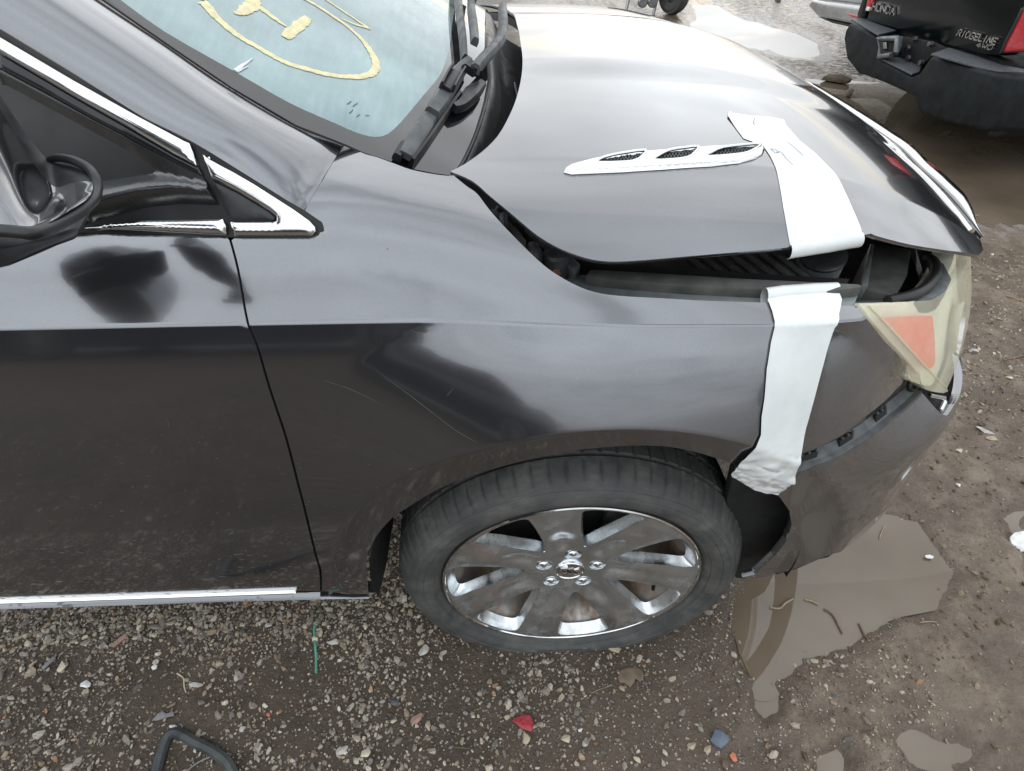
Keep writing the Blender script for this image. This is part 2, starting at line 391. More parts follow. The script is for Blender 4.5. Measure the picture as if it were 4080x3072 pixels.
make_paint('paint_inner', (0.05, 0.055, 0.06), 0.5)
# chrome with water haze
t = NT('chrome'); c = t.coord(); t.set(color=g(0.78), metal=1.0, rough=t.mrange(t.noise(c, 60, 5), 0.4, 0.8, 0.05, 0.16)); M['chrome'] = t.m
t = NT('bright_trim'); c = t.coord(); t.set(color=(0.86, 0.86, 0.85, 1), metal=1.0, rough=t.mrange(t.noise(t.map(c, (1, 8, 8)), 30, 4), 0.3, 0.8, 0.10, 0.24)); M['bright_trim'] = t.m
# wheel chrome with brown brake dust
def wheel_mat(name, lo, hi, base=0.50, r0=0.10):
    t = NT(name); c = t.coord(); nz = t.noise(c, 26, 6, 0.65); st = t.noise(t.map(c, (2.2, 1, 1.0)), 20, 6, 0.6)
    d = t.math('ADD', t.mrange(st, 0.36, 0.66, lo, hi), t.mrange(nz, 0.5, 0.8, 0.0, 0.25), True)
    dirtcol = t.mix(t.mrange(nz, 0.35, 0.65, 0, 1), (0.36, 0.27, 0.18, 1), (0.20, 0.125, 0.07, 1))
    t.set(color=t.mix(d, (base*0.90, base*0.96, base, 1), dirtcol), metal=t.mrange(d, 0, 1, 1.0, 0.1), rough=t.mrange(d, 0, 0.8, r0, 0.7)); M[name] = t.m
wheel_mat('wheel_chrome', 0.0, 0.05, 0.92, 0.2); wheel_mat('wheel_wall', 0.0, 0.30, 0.80); wheel_mat('wheel_barrel', 0.35, 1.0, 0.5)
simple('plastic', (0.022, 0.023, 0.025), 0.38, 0, 90, 0.3, 0.1, 0.05)
simple('plastic_grey', (0.08, 0.086, 0.09), 0.5, 0, 60, 0.35, 0.12, 0.08)
simple('plastic_satin', (0.020, 0.022, 0.022), 0.26, 0, 60, 0.3, 0.05, spec=1.0, coat=1.0, coatr=0.2)
simple('white_bit', (0.75, 0.75, 0.73), 0.5)
simple('plastic_gloss', (0.012, 0.012, 0.014), 0.12, 0, 50, 0.3, 0.06)
simple('dark_liner', (0.012, 0.012, 0.012), 0.8, 0, 40, 0.4)
simple('dusty_black', (0.085, 0.082, 0.078), 0.7, 0, 25, 0.5, 0.15, 0.1)
simple('rail_grey', (0.17, 0.19, 0.19), 0.5, 0.2, 22, 0.35, 0.15)
simple('frit', (0.010, 0.010, 0.012), 0.05, 0, 30, 0.2, 0.02, coat=1.0)
simple('seal', (0.010, 0.010, 0.010), 0.45, 0, 30, 0.3)
simple('steel', (0.35, 0.35, 0.36), 0.35, 1.0, 50, 0.3, 0.12)
simple('rust', (0.20, 0.09, 0.045), 0.85, 0.1, 60, 0.5, 0.1, 0.3)
simple('orange_lens', (0.95, 0.105, 0.03), 0.42, 0, 60, 0.12, 0.1, coat=0.3)
simple('red_lens', (0.55, 0.02, 0.03), 0.15, 0, 60, 0.2, 0.05, coat=1.0)
simple('white_paint_mark', (0.74, 0.66, 0.40), 0.6, 0, 120, 0.16, 0.1, 0.3)
simple('pen', (0.10, 0.11, 0.14), 0.6)
simple('lamp_silver', (0.86, 0.83, 0.66), 0.4, 0.0, 20, 0.15)
# tyre rubber: dry dust on the shoulder
t = NT('tyre'); c = t.coord(); nz = t.noise(c, 14, 7, 0.65); n2 = t.noise(t.map(c, (1, 4, 1)), 40, 6, 0.6)
t.set(color=t.mix(t.mrange(nz, 0.38, 0.68, 0.05, 0.8), (0.050, 0.053, 0.054, 1), t.mix(t.mrange(n2, 0.4, 0.7, 0, 1), (0.105, 0.105, 0.097, 1), (0.175, 0.167, 0.145, 1))), rough=t.mrange(nz, 0.3, 0.7, 0.55, 0.85), normal=t.bump(t.noise(c, 260, 4), 0.12, 0.002)); M['tyre'] = t.m
# hazy windscreen: dust-filmed tinted glass
t = NT('windscreen'); c = t.coord(); st = t.noise(t.map(c, (1.0, 1.0, 1.0), rot=(0, 0, 0.5)), 5, 6, 0.6); fine = t.noise(t.map(c, (9, 1.2, 1)), 14, 5, 0.6)
film = t.math('ADD', t.mrange(st, 0.3, 0.7, 0.55, 0.72), t.mrange(fine, 0.3, 0.7, -0.06, 0.06))
t.set(color=t.ramp(st, [(0.3, (0.220, 0.335, 0.355, 1)), (0.7, (0.330, 0.465, 0.470, 1))]), rough=0.02, coat=1.0, coatr=0.0, alpha=t.math('ADD', film, 0.18, True)); M['windscreen'] = t.m
t = NT('side_glass'); c = t.coord(); t.set(color=(0.01, 0.013, 0.014, 1), rough=0.03, alpha=0.9); M['side_glass'] = t.m
# yellowed headlamp cover
t = NT('lamp_cover'); c = t.coord(); nz = t.noise(c, 16, 6, 0.6); z = t.xyz(c)[2]
t.set(color=t.ramp(nz, [(0.3, (0.76, 0.72, 0.52, 1)), (0.7, (0.88, 0.85, 0.69, 1))]), rough=0.32, coat=0.6, coatr=0.25, alpha=t.mrange(nz, 0.3, 0.7, 0.36, 0.44)); M['lamp_cover'] = t.m
t = NT('lamp_edge'); c = t.coord(); nz = t.noise(c, 60, 5); t.set(color=t.ramp(nz, [(0.35, (0.30, 0.26, 0.15, 1)), (0.65, (0.48, 0.43, 0.29, 1))]), rough=0.4, coat=0.4, trans=0.15); M['lamp_edge'] = t.m
# white vinyl tape
t = NT('tape'); c = t.coord(); nz = t.noise(c, 22, 4); t.set(color=t.ramp(nz, [(0.35, (0.70, 0.72, 0.715, 1)), (0.65, (0.78, 0.80, 0.79, 1))]), rough=0.3, coat=0.3, coatr=0.2, normal=t.bump(t.noise(t.map(c, (3, 3, 1)), 14, 4), 0.05, 0.01)); M['tape'] = t.m
# truck paint
t = NT('truck_paint'); c = t.coord(); nz = t.noise(c, 6, 6, 0.6); t.set(color=t.mix(t.mrange(nz, 0.5, 0.8, 0, 0.35), (0.004, 0.0065, 0.007, 1), (0.022, 0.022, 0.02, 1)), rough=t.mrange(nz, 0.35, 0.7, 0.08, 0.25), spec=0.35); M['truck_paint'] = t.m
simple('bumper_plastic', (0.010, 0.013, 0.014), 0.55, 0, 18, 0.45, 0.12, 0.05, spec=0.2)
simple('step_pad', (0.085, 0.092, 0.10), 0.55, 0, 60, 0.35, 0.1, 0.2)
simple('silver_paint', (0.46, 0.46, 0.45), 0.28, 0.35, 10, 0.15, 0.08, coat=0.8)
simple('badge', (0.75, 0.75, 0.75), 0.18, 1.0)
# water
t = NT('water'); c = t.coord(); nz = t.noise(c, 8, 3); t.set(color=t.ramp(t.noise(c, 2.5, 5), [(0.35, (0.135, 0.102, 0.070, 1)), (0.65, (0.190, 0.150, 0.110, 1))]), rough=0.02, ior=1.6, spec=0.5, normal=t.bump(nz, 0.015, 0.01)); M['water'] = t.m
# mud ground
t = NT('mud'); c = t.coord(); big = t.noise(c, 1.6, 6, 0.6); mid = t.noise(c, 16, 8, 0.65); fine = t.noise(c, 150, 6, 0.7); x, y, z = t.xyz(c)
base = t.mix(t.mrange(big, 0.35, 0.65, 0, 1), (0.088, 0.062, 0.044, 1), (0.150, 0.108, 0.076, 1))
base = t.mix(t.mrange(mid, 0.38, 0.68, 0, 0.8), base, (0.046, 0.032, 0.022, 1)); grit = t.mrange(fine, 0.55, 0.78, 0, 0.55)
base = t.mix(grit, base, (0.22, 0.19, 0.15, 1))
wet_sheen = t.mrange(t.math('ADD', x, t.math('MULTIPLY', t.mrange(big, 0.3, 0.7, -1, 1), 0.25)), 0.05, 0.6, 0.0, 1.0)
base = t.mix(t.math('MULTIPLY', wet_sheen, 0.75), base, t.mix(t.mrange(mid, 0.35, 0.65, 0, 1), (0.180, 0.130, 0.092, 1), (0.315, 0.245, 0.185, 1)))  # wet side lightened: sky sheen put into the mud's colour
far_ = t.mrange(y, 1.6, 3.2, 0.0, 0.75); base = t.mix(far_, base, t.mix(t.mrange(mid, 0.35, 0.65, 0, 1), (0.085, 0.062, 0.044, 1), (0.150, 0.112, 0.082, 1)))
soak = t.mrange(t.math('ADD', z, t.math('MULTIPLY', t.mrange(mid, 0.3, 0.7, -1, 1), 0.004)), 0.009, -0.008, 0.0, 1.0); base = t.mix(t.math('MULTIPLY', soak, 0.6), base, (0.060, 0.042, 0.028, 1))
t.set(color=base, rough=t.math('SUBTRACT', t.math('SUBTRACT', t.mrange(mid, 0.3, 0.7, 0.75, 0.95), t.math('MULTIPLY', wet_sheen, t.mrange(mid, 0.35, 0.66, 0.68, 0.28))), t.math('MULTIPLY', soak, 0.4), True), normal=t.bump(fine, 0.45, 0.005, t.bump(t.noise(c, 70, 6, 0.65, 1.2), 0.7, 0.009))); M['mud'] = t.m
# stones: colour by attribute
t = NT('stone'); a = t.new('ShaderNodeAttribute', attribute_name='tint'); c = t.coord(); t.set(color=t.mix(t.mrange(t.noise(c, 220, 5), 0.35, 0.7, 0, 0.45), a.outputs['Color'], (0.06, 0.045, 0.035, 1)), rough=0.72, normal=t.bump(t.noise(c, 400, 4), 0.35, 0.002)); M['stone'] = t.m
# ------------------------------------------------------------------ the car's surfaces
YC = 0.93                                   # centre plane of the car
HUB = np.array([0.0, 0.05, 0.258])
ARC = (0.015, 0.312); R_LIP, R_FL = 0.382, 0.430
z_crease = pchip([-3, -1.0, -0.4, -0.1, 0.1, 0.33, 0.5, 0.8, 1.3], [0.87, 0.860, 0.857, 0.855, 0.850, 0.832, 0.812, 0.78, 0.78])
k_up = pchip([-3, -0.33, -0.17, -0.1, -0.02, 0.05, 0.2, 0.5, 1.3], [0.93, 0.93, 0.76, 0.65, 0.55, 0.42, 0.24, 0.2, 0.2])
up_shape = pchip([0, 0.04, 0.08, 0.12, 0.19, 0.26, 0.5], [0, 0.047, 0.083, 0.105, 0.122, 0.130, 0.140])
lo_shape = pchip([0.0, 0.10, 0.14, 0.17, 0.22, 0.265, 0.32, 0.40, 0.50, 0.62, 0.74, 0.83, 0.886, 1.0], [0.16, 0.13, 0.108, 0.088, 0.068, 0.052, 0.038, 0.027, 0.022, 0.024, 0.033, 0.045, 0.0585, 0.09])
OC = 0.060
A0, AX, AY = 0.20, 0.66, 0.93
def plan(u):
    """plan curve of the flank and nose: straight, then a quarter ellipse; returns x, y, inward normal"""
    u = np.asarray(u, float); t = np.clip((u-A0)/AX, 0, 1.6)
    t = np.where(t < 1e-9, 0, t)
    x = np.where(u < A0, u, A0+AX*np.sin(t)); y = np.where(u < A0, 0.0, AY*(1-np.cos(t)))
    tx = np.where(u < A0, 1.0, AX*np.cos(t)); ty = np.where(u < A0, 0.0, AY*np.sin(t)); L = np.hypot(tx, ty)
    return x, y, -ty/L, tx/L
def offs_low(x, z, rr):
    o = lo_shape(z+(0.886-z_crease(x)))
    s = np.clip((0.585-rr)/(0.585-R_FL), 0, 1); s = s**1.3
    tgt = -0.013
    fade = smooth01((x+0.50)/0.42)*smooth01((0.95-x)/0.4)*smooth01((z-0.12)/0.18)
    o = o*(1-s*fade)+tgt*s*fade
    q = R_FL-rr; soft = np.where(np.abs(q) < 0.005, (q+0.005)**2/0.02, np.maximum(q, 0))      # rolled edge of the flare
    o = o+np.minimum(soft, 0.08)*0.22
    o = o-BULGE*smooth01((x-0.33)/0.30)*smooth01((0.70-z)/0.15)*smooth01((z-0.10)/0.10)
    o = o+0.055*smooth01((x-0.42)/0.30)*np.clip((z-0.60)/0.22, 0, 1.3)**1.5
    return o
BULGE = 0.070
def body_ev(u, v):
    """v below 1: height v*crease; v above 1: distance (m) inward over the shoulder past the crease"""
    u = np.asarray(u, float); v = np.asarray(v, float); x, y, nx, ny = plan(u); zc = z_crease(x)
    z1 = np.minimum(v, 1)*zc; rr = np.hypot(x-ARC[0], z1-ARC[1])
    o = offs_low(x, z1, rr); w = np.maximum(v-1, 0)
    # small fillet at the crease
    z = z1+k_up(x)*up_shape(w); o = np.where(v > 1, OC_at(x)+w, o)
    return np.stack([x+nx*o, y+ny*o, z], -1)
def OC_at(x):
    zc = z_crease(x); return offs_low(x, zc, np.hypot(x-ARC[0], zc-ARC[1]))
BODY = Surf(body_ev, -2.7, A0+AX*1.5, 0.10, 1.40, 200, 130, 1)

B_hood = pchip([-0.5, -0.2, -0.05, 0.1, 0.25, 0.35, 0.46, 0.55, 0.65, 0.72, 0.80, 0.95], [1.0, 0.989, 0.985, 0.982, 0.972, 0.958, 0.932, 0.900, 0.850, 0.806, 0.74, 0.56])
def hood_ev(x, y):
    x = np.asarray(x, float); y = np.asarray(y, float); e = np.abs(y-YC)
    xe = x+0.05*np.clip((e-0.2)/0.55, 0, 1.5)**2*smooth01((x-0.2)/0.3)
    z = B_hood(xe)-0.03*(e/0.63)**2
    d = np.clip(e-0.63, 0, 1); fr = smooth01((x+0.1)/0.6)
    z = z-0.75*d*d-(0.02+0.10*fr)*np.maximum(e-0.65, 0)
    z = z+0.007*smooth01((0.34-e)/0.12)*smooth01((x+0.3)/0.4)           # raised centre
    return np.stack([x, y, z], -1)
HOOD = Surf(hood_ev, -0.45, 0.80, 0.05, 1.85, 110, 140, 1)

def xb(y): return -0.04-0.225*(np.abs(np.asarray(y)-YC)/0.68)**2
def wind_ev(x, y):
    x = np.asarray(x, float); y = np.asarray(y, float); d = xb(y)-x
    return np.stack([x, y, 0.945+0.50*d+0.02*(1-((y-YC)/0.75)**2)], -1)
WIND = Surf(wind_ev, -1.6, 0.05, 0.15, 1.75, 90, 80, 1)

def side_ev(x, z):
    x = np.asarray(x, float); z = np.asarray(z, float); return np.stack([x, 0.133+0.5*(z-0.936), z], -1)
SIDE = Surf(side_ev, -2.7, -0.1, 0.85, 1.5, 40, 40, 1)
# ------------------------------------------------------------------ ground, puddles, gravel
def vnoise(x, y, seed=0):
    xi = np.floor(x).astype(np.int64); yi = np.floor(y).astype(np.int64); xf = x-xi; yf = y-yi
    def hsh(a, b):
        h = (a*374761393+b*668265263+seed*974634777) & 0xffffffff; h = ((h ^ (h >> 13))*1274126177) & 0xffffffff; return ((h ^ (h >> 16)) & 0xffff)/65535.0
    u = xf*xf*(3-2*xf); v = yf*yf*(3-2*yf)
    return (hsh(xi, yi)*(1-u)+hsh(xi+1, yi)*u)*(1-v)+(hsh(xi, yi+1)*(1-u)+hsh(xi+1, yi+1)*u)*v
def fbm(x, y, f, o=4, seed=0, g_=0.5):
    r = 0; a = 1; s = 0
    for i in range(o): r = r+a*(vnoise(x*f+17.3*i, y*f+9.1*i, seed+i)-0.5); s += a; a *= g_; f *= 2.03
    return r/s
def G(px): return ground(px)[:, :2]
# puddles: centre line blobs (pixel, radius in metres, depth)
def blob(x, y, poly, soft):
    P = np.stack([x.ravel(), y.ravel()], 1); out = np.zeros(len(P)); lo, hi = poly.min(0)-soft, poly.max(0)+soft
    m = (P >= lo).all(1) & (P <= hi).all(1)
    if m.any():
        q = P[m]; d = poly_dist(q, poly); ins = in_poly(q, poly); out[m] = np.clip(0.5+np.where(ins, d, -d)/(2*soft), 0, 1)
    return out.reshape(x.shape)
PUD = {'wheel': (G(dd([(1700, 1080), (1760, 1060), (1990, 1130), (2060, 1230), (2010, 1300), (1900, 1330), (1840, 1395), (1770, 1392), (1735, 1420), (1690, 1470), (1640, 1460), (1600, 1400), (1590, 1330), (1610, 1250), (1640, 1200)])), 0.045, 0.026),
       'splash': (G(dd([(1618, 1470), (1660, 1455), (1690, 1500), (1700, 1560), (1650, 1560), (1612, 1520)])), 0.02, 0.016),
       'corner': (G(dd([(1930, 1590), (1990, 1560), (2060, 1600), (2130, 1610), (2110, 1650), (2060, 1690), (1990, 1660)])), 0.03, 0.018),
       'bottom': (G(dd([(1770, 1640), (1830, 1610), (1860, 1640), (1850, 1720), (1780, 1730)])), 0.02, 0.018),
       'edge': (G(dd([(2170, 1110), (2230, 1080), (2300, 1150), (2300, 1260), (2220, 1230)])), 0.03, 0.018),
       'nose': (np.array([(0.95, 1.75), (1.35, 1.45), (1.75, 1.75), (2.1, 2.05), (2.6, 2.1), (3.4, 2.2), (3.6, 3.2), (3.4, 4.3), (2.9, 4.6), (2.5, 4.75), (2.3, 5.2), (2.2, 5.8), (1.95, 6.4), (1.5, 6.2), (1.3, 5.4), (1.0, 4.4), (0.9, 3.2), (0.85, 2.3)]), 0.22, 0.05),
       'mid': (G(dd([(1478, 55), (1500, 28), (1560, 24), (1625, 38), (1700, 60), (1785, 78), (1800, 118), (1720, 128), (1650, 108), (1600, 95), (1540, 88)])), 0.2, 0.035),
       'far': (G(dd([(1480, 12), (1530, 3), (1570, 8), (1590, 16), (1540, 22), (1495, 22)])), 0.25, 0.03)}
ZW = -0.010
def height(x, y):
    near = np.exp(-((x/3.0)**2+((y-0.2)/2.5)**2)); right = smooth01((x+0.05-0.25*fbm(x, y, 1.3, 3, 5))/0.45)
    h = 0.012*fbm(x, y, 0.9, 3, 1)+0.010*fbm(x, y, 4.0, 4, 2)
    clod = fbm(x, y, 11, 4, 3, 0.55); smear = fbm(x*0.55+y*0.4, y*1.8-x*0.7, 9, 4, 4, 0.55)
    rut = fbm(x*0.9+y*0.9, (y-x)*0.35, 16, 3, 14, 0.6)
    h = h+right*(0.016*clod+0.015*smear+0.014*rut+0.012*np.abs(fbm(x, y, 38, 3, 15)))+(1-right)*0.006*fbm(x, y, 30, 3, 8)
    h = h+0.03*fbm(x, y, 0.35, 2, 11)*(1-near)
    flat_ = np.exp(-(((x)/0.22)**2+((y-0.12)/0.14)**2)); h = h*(1-flat_)
    for k, (poly, soft, dep) in PUD.items():
        k_ = 0.05 if soft < 0.1 else 0.30; m = blob(x+k_*fbm(x, y, 9 if soft < 0.1 else 2, 3, 81), y+k_*fbm(x, y, 9 if soft < 0.1 else 2, 3, 87), poly, soft); w = smooth01(m); h = h*(1-0.75*w)-dep*w*(0.9+0.2*fbm(x, y, 7, 3, 6))
    return h
def graded(a, b, st, lim0, lim1, gr=1.10):
    c = list(np.arange(a, b+st/2, st)); s = st; v = a; L = []
    while v > lim0: s *= gr; v -= s; L.append(v)
    s = st; v = b; R = []
    while v < lim1: s *= gr; v += s; R.append(v)
    return np.array(L[::-1]+c+R)
GX = graded(-1.6, 2.0, 0.0085, -400, 400); GY = graded(-0.36, 1.0, 0.0085, -400, 400)
XX, YY = np.meshgrid(GX, GY, indexing='ij'); ZZ = height(XX, YY); ZZ = np.where((abs(XX) > 20) | (abs(YY) > 20), 0.0, ZZ)
nx_, ny_ = XX.shape; me = bpy.data.meshes.new('ground'); Vg = np.stack([XX, YY, ZZ], -1).reshape(-1, 3).astype(np.float32)
idx = np.arange(nx_*ny_).reshape(nx_, ny_); Fg = np.stack([idx[:-1, :-1], idx[1:, :-1], idx[1:, 1:], idx[:-1, 1:]], -1).reshape(-1, 4).astype(np.int32)
def fast_mesh(name, V, F, mat, parent=None, smooth=True):
    k = F.shape[1]; me = bpy.data.meshes.new(name); me.vertices.add(len(V)); me.vertices.foreach_set('co', V.astype(np.float32).ravel()); me.loops.add(F.size); me.loops.foreach_set('vertex_index', F.astype(np.int32).ravel())
    me.polygons.add(len(F)); me.polygons.foreach_set('loop_start', np.arange(0, F.size, k, dtype=np.int32)); me.polygons.foreach_set('use_smooth', np.full(len(F), smooth)); me.update(calc_edges=True); return link(name, me, mat, parent)
gnd = fast_mesh('ground', Vg, Fg, M['mud']); tag(gnd, kind='structure')
def water(poly, name='puddle', grow=1.25, dz=0.0):
    c = poly.mean(0); P = c+(poly-c)*grow; P = curve2(P, 4, True); n = len(P)
    V = [(p[0], p[1], ZW-dz) for p in P]; o = mesh(name, V, [tuple(range(n))], M['water'], None, False); o.data.update()
    if o.data.polygons[0].normal.z < 0: o.data.flip_normals()
    return tag(o, kind='structure')
for i_, (k, (poly, soft, dep)) in enumerate(PUD.items()): water(poly, grow=1.18 if k not in ('nose',) else 1.12, dz=0.0012*i_)

# ---- gravel
def stone_protos(n, sub=1, seed=3):
    out = []; rr = np.random.default_rng(seed)
    for k in range(n):
        bm = bmesh.new(); bmesh.ops.create_icosphere(bm, subdivisions=sub, radius=1.0)
        V = np.array([v.co[:] for v in bm.verts]); F = np.array([[v.index for v in f.verts] for f in bm.faces]); bm.free()
        for _ in range(9):   # knock flat facets off
            d = rr.normal(size=3); d /= np.linalg.norm(d); t = rr.uniform(0.35, 0.75); s = V@d; V = V-np.outer(np.maximum(s-t, 0), d)
        V = V*(1+rr.normal(0, 0.06, (len(V), 1))); V[:, 2] *= rr.uniform(0.5, 0.85); V[:, 0] *= rr.uniform(1.0, 1.5); out.append((V, F))
    return out
PAL = np.array([(0.35, 0.335, 0.30), (0.46, 0.44, 0.39), (0.24, 0.225, 0.21), (0.33, 0.29, 0.23), (0.45, 0.42, 0.36), (0.20, 0.175, 0.15), (0.29, 0.23, 0.17), (0.16, 0.15, 0.145), (0.36, 0.33, 0.31), (0.52, 0.49, 0.43), (0.34, 0.20, 0.11), (0.12, 0.115, 0.115)])
PW = np.array([3, 2.4, 3, 2.2, 1.2, 2, 1.6, 1.2, 2, 0.5, 0.25, 0.8]); PW = PW/PW.sum()
def scatter(name, P, size, protos, sink=0.25, dirt=0.0):
    n = len(P); kind = RNG.integers(0, len(protos), n); Vs, Fs, Cs = [], [], []; base = 0
    hz = height(P[:, 0], P[:, 1]); col = PAL[RNG.choice(len(PAL), n, p=PW)]*RNG.uniform(0.65, 1.45, (n, 1))*np.array([1.08, 1.01, 0.92])
    for k, (V0, F0) in enumerate(protos):
        m = np.where(kind == k)[0]
        if not len(m): continue
        a = RNG.uniform(0, 2*np.pi, len(m)); tl = RNG.normal(0, 0.35, (len(m), 2)); s = size[m]
        ca, sa = np.cos(a), np.sin(a); V = np.repeat(V0[None], len(m), 0)*s[:, None, None]
        z = V[:, :, 2]+V[:, :, 0]*tl[:, :1]+V[:, :, 1]*tl[:, 1:]; x = V[:, :, 0]*ca[:, None]-V[:, :, 1]*sa[:, None]; y = V[:, :, 0]*sa[:, None]+V[:, :, 1]*ca[:, None]
        W_ = np.stack([x+P[m, 0:1], y+P[m, 1:2], z+(hz[m]+s*(0.5-sink))[:, None]], -1)
        Vs.append(W_.reshape(-1, 3)); Fs.append((F0[None]+(np.arange(len(m))*len(V0))[:, None, None]).reshape(-1, 3)+base); Cs.append(np.repeat(col[m], len(V0), 0)); base += len(m)*len(V0)
    o = fast_mesh(name, np.concatenate(Vs), np.concatenate(Fs), M['stone'], None, False); C = np.concatenate(Cs)
    at_ = o.data.color_attributes.new('tint', 'FLOAT_COLOR', 'POINT'); at_.data.foreach_set('color', np.hstack([C, np.ones((len(C), 1))]).astype(np.float32).ravel()); return o
def dens_left(x, y):   # thick along the sill, thinning towards the wet side
    n = fbm(x, y, 5, 3, 21)
    return np.clip(smooth01((0.30-x)/0.75)*(0.42+0.95*smooth01((y+0.02)/0.20)*smooth01((-0.12-x)/0.3)+1.9*n)+0.10, 0.03, 1.3)
def dens_right(x, y): return np.clip(0.75+2.0*fbm(x, y, 3.2, 3, 23), 0.05, 1.2)*smooth01((y-0.42-0.35*(x-0.8))/0.25)*smooth01((x-0.72)/0.18)*smooth01((1.75-y)/0.3)
def sample(n, x0, x1, y0, y1, dens):
    P = np.stack([RNG.uniform(x0, x1, n), RNG.uniform(y0, y1, n)], 1); keep = RNG.uniform(0, 1.25, n) < dens(P[:, 0], P[:, 1]); P = P[keep]
    wet = np.zeros(len(P))
    for k, (poly, soft, dep) in PUD.items(): wet = np.maximum(wet, blob(P[:, 0], P[:, 1], poly, soft))
    return P[wet < 0.55]
pr1 = stone_protos(10, 1); pr0 = stone_protos(6, 1, 9)
Pm = np.vstack([sample(52000, -2.1, 0.75, -0.34, 0.50, dens_left), sample(14000, -2.1, 1.2, -1.5, -0.34, lambda x, y: np.clip(0.5+1.6*fbm(x, y, 4, 3, 71), 0.05, 1)), sample(9000, 0.7, 2.3, 0.25, 1.9, dens_right)])
sz = np.clip(RNG.lognormal(math.log(0.0041), 0.42, len(Pm)), 0.0018, 0.0105)
scatter('gravel', Pm, sz, pr1); tag(bpy.data.objects['gravel'], 'grey and tan crushed gravel strewn over the mud', 'gravel', kind='stuff')
tetra = [(V, F) for V, F in stone_protos(5, 1, 31)]
def octa(seed):
    rr = np.random.default_rng(seed); V = np.array([(1, 0, 0), (-1, 0, 0), (0, 1, 0), (0, -1, 0), (0, 0, 1), (0, 0, -1)], float)*rr.uniform(0.6, 1.2, (6, 1)); F = np.array([(0, 2, 4), (2, 1, 4), (1, 3, 4), (3, 0, 4), (2, 0, 5), (1, 2, 5), (3, 1, 5), (0, 3, 5)]); return V, F
Pf = np.vstack([sample(60000, -2.1, 0.75, -0.34, 0.50, lambda x, y: np.clip(dens_left(x, y)+0.35, 0, 1.2)), sample(12000, 0.65, 2.3, 0.2, 1.9, dens_right), sample(6000, 0.3, 1.7, -0.3, 0.9, lambda x, y: 0.45+0*x)])
scatter('grit', Pf, np.clip(RNG.lognormal(math.log(0.0021), 0.35, len(Pf)), 0.001, 0.004), [octa(i) for i in range(6)]); tag(bpy.data.objects['grit'], 'fine pale grit between the gravel stones', 'grit', kind='stuff')

# small wet clods pressed up all over the churned mud
_pal, _pw = PAL, PW; PAL = np.array([(0.20, 0.150, 0.108), (0.15, 0.110, 0.078), (0.105, 0.075, 0.052), (0.25, 0.195, 0.148), (0.08, 0.056, 0.038)]); PW = np.array([3, 3, 2, 1.5, 1.2]); PW = PW/PW.sum()
Pc = sample(9000, 0.15, 1.9, -0.32, 1.0, lambda x, y: np.clip(0.35+2.2*fbm(x, y, 4.5, 3, 61), 0.02, 1.2)*smooth01((x-0.15)/0.3))
scatter('mud_clods', Pc, np.clip(RNG.lognormal(math.log(0.0034), 0.5, len(Pc)), 0.0012, 0.011), pr0, 0.42); tag(bpy.data.objects['mud_clods'], 'small wet brown clods of churned mud beside the puddle', 'mud', kind='stuff'); PAL, PW = _pal, _pw
# ------------------------------------------------------------------ the car
car = empty('car', (0, 0, 0))
tag(car, 'dark grey sedan with a flat front tyre, popped hood and chrome wheel', 'car')
# helper rows: dense points along the crease and round the wheel-arch flare
def body_extra(u0, u1):
    U = np.arange(u0, u1, 0.012); R = []
    for dv in (-0.03, -0.016, -0.008, -0.003, 0.0, 0.003, 0.008, 0.016, 0.03): R.append(np.stack([U, np.full_like(U, 1+dv)], 1))
    for r in (R_FL-0.018, R_FL-0.011, R_FL-0.007, R_FL-0.004, R_FL-0.0015, R_FL+0.001, R_FL+0.0035, R_FL+0.006, R_FL+0.010, R_FL+0.017, R_FL+0.03, R_FL+0.05, R_FL+0.08, 0.535, 0.541, 0.5465, 0.553):
        th = np.arange(-0.4, 3.6, 0.016); x = ARC[0]+r*np.cos(th); z = ARC[1]+r*np.sin(th)
        u = np.where(x < A0, x, A0+AX*np.arcsin(np.clip((x-A0)/AX, 0, 1))); q_ = np.stack([u, z/z_crease(x)], 1); R.append(q_[np.abs(q_[:, 1]-1) > 0.045])
    return np.vstack(R)
GAP = [(918, 957), (949, 1077), (987, 1285), (1025, 1381), (1076, 1552), (1139, 1742), (1190, 1938), (1212, 2022), (1256, 2205), (1276, 2275), (1278, 2353)]
ARCH = [(3000, 1886), (2940, 1858), (2920, 1849), (2807, 1811), (2690, 1784), (2566, 1775), (2440, 1780), (2313, 1792), (2123, 1827), (1933, 1878), (1756, 1944), (1604, 2035), (1553, 2073), (1496, 2142), (1465, 2212), (1458, 2290), (1466, 2362)]
HG = [(1806, 698), (1857, 740), (1901, 772), (1950, 836), (2018, 912), (2131, 1025), (2203, 1084), (2298, 1138), (2379, 1166), (2470, 1179), (2628, 1188), (2810, 1198), (3060, 1206), (3351, 1217), (3412, 1219)]
fen_px = ([(p[0]+5, p[1]) for p in curve2(GAP, 4)][::-1] + [(934, 950), (1120, 951), (1234, 951), (1270, 938), (1281, 914), (1272, 880), (1214, 842), (1290, 712), (1374, 578)]
          + list(curve2([(1374, 578), (1450, 612), (1500, 626), (1569, 651), (1639, 676), (1735, 695), (1792, 701)], 3)) + list(curve2(HG, 4))
          + [(3455, 1272), (3522, 1358), (3579, 1415), (3633, 1462), (3626, 1481), (3606, 1503), (3591, 1533), (3553, 1571), (3440, 1666), (3363, 1729), (3250, 1786), (3180, 1811), (3090, 1850)] + list(curve2(ARCH, 4)) + [(1466, 2366), (1283, 2354)])
fender = pxpanel('fender', BODY, fen_px, M['paint'], car, grid=0.014, edge=0.008, depth=0.018, extra=body_extra(-0.6, 0.7))
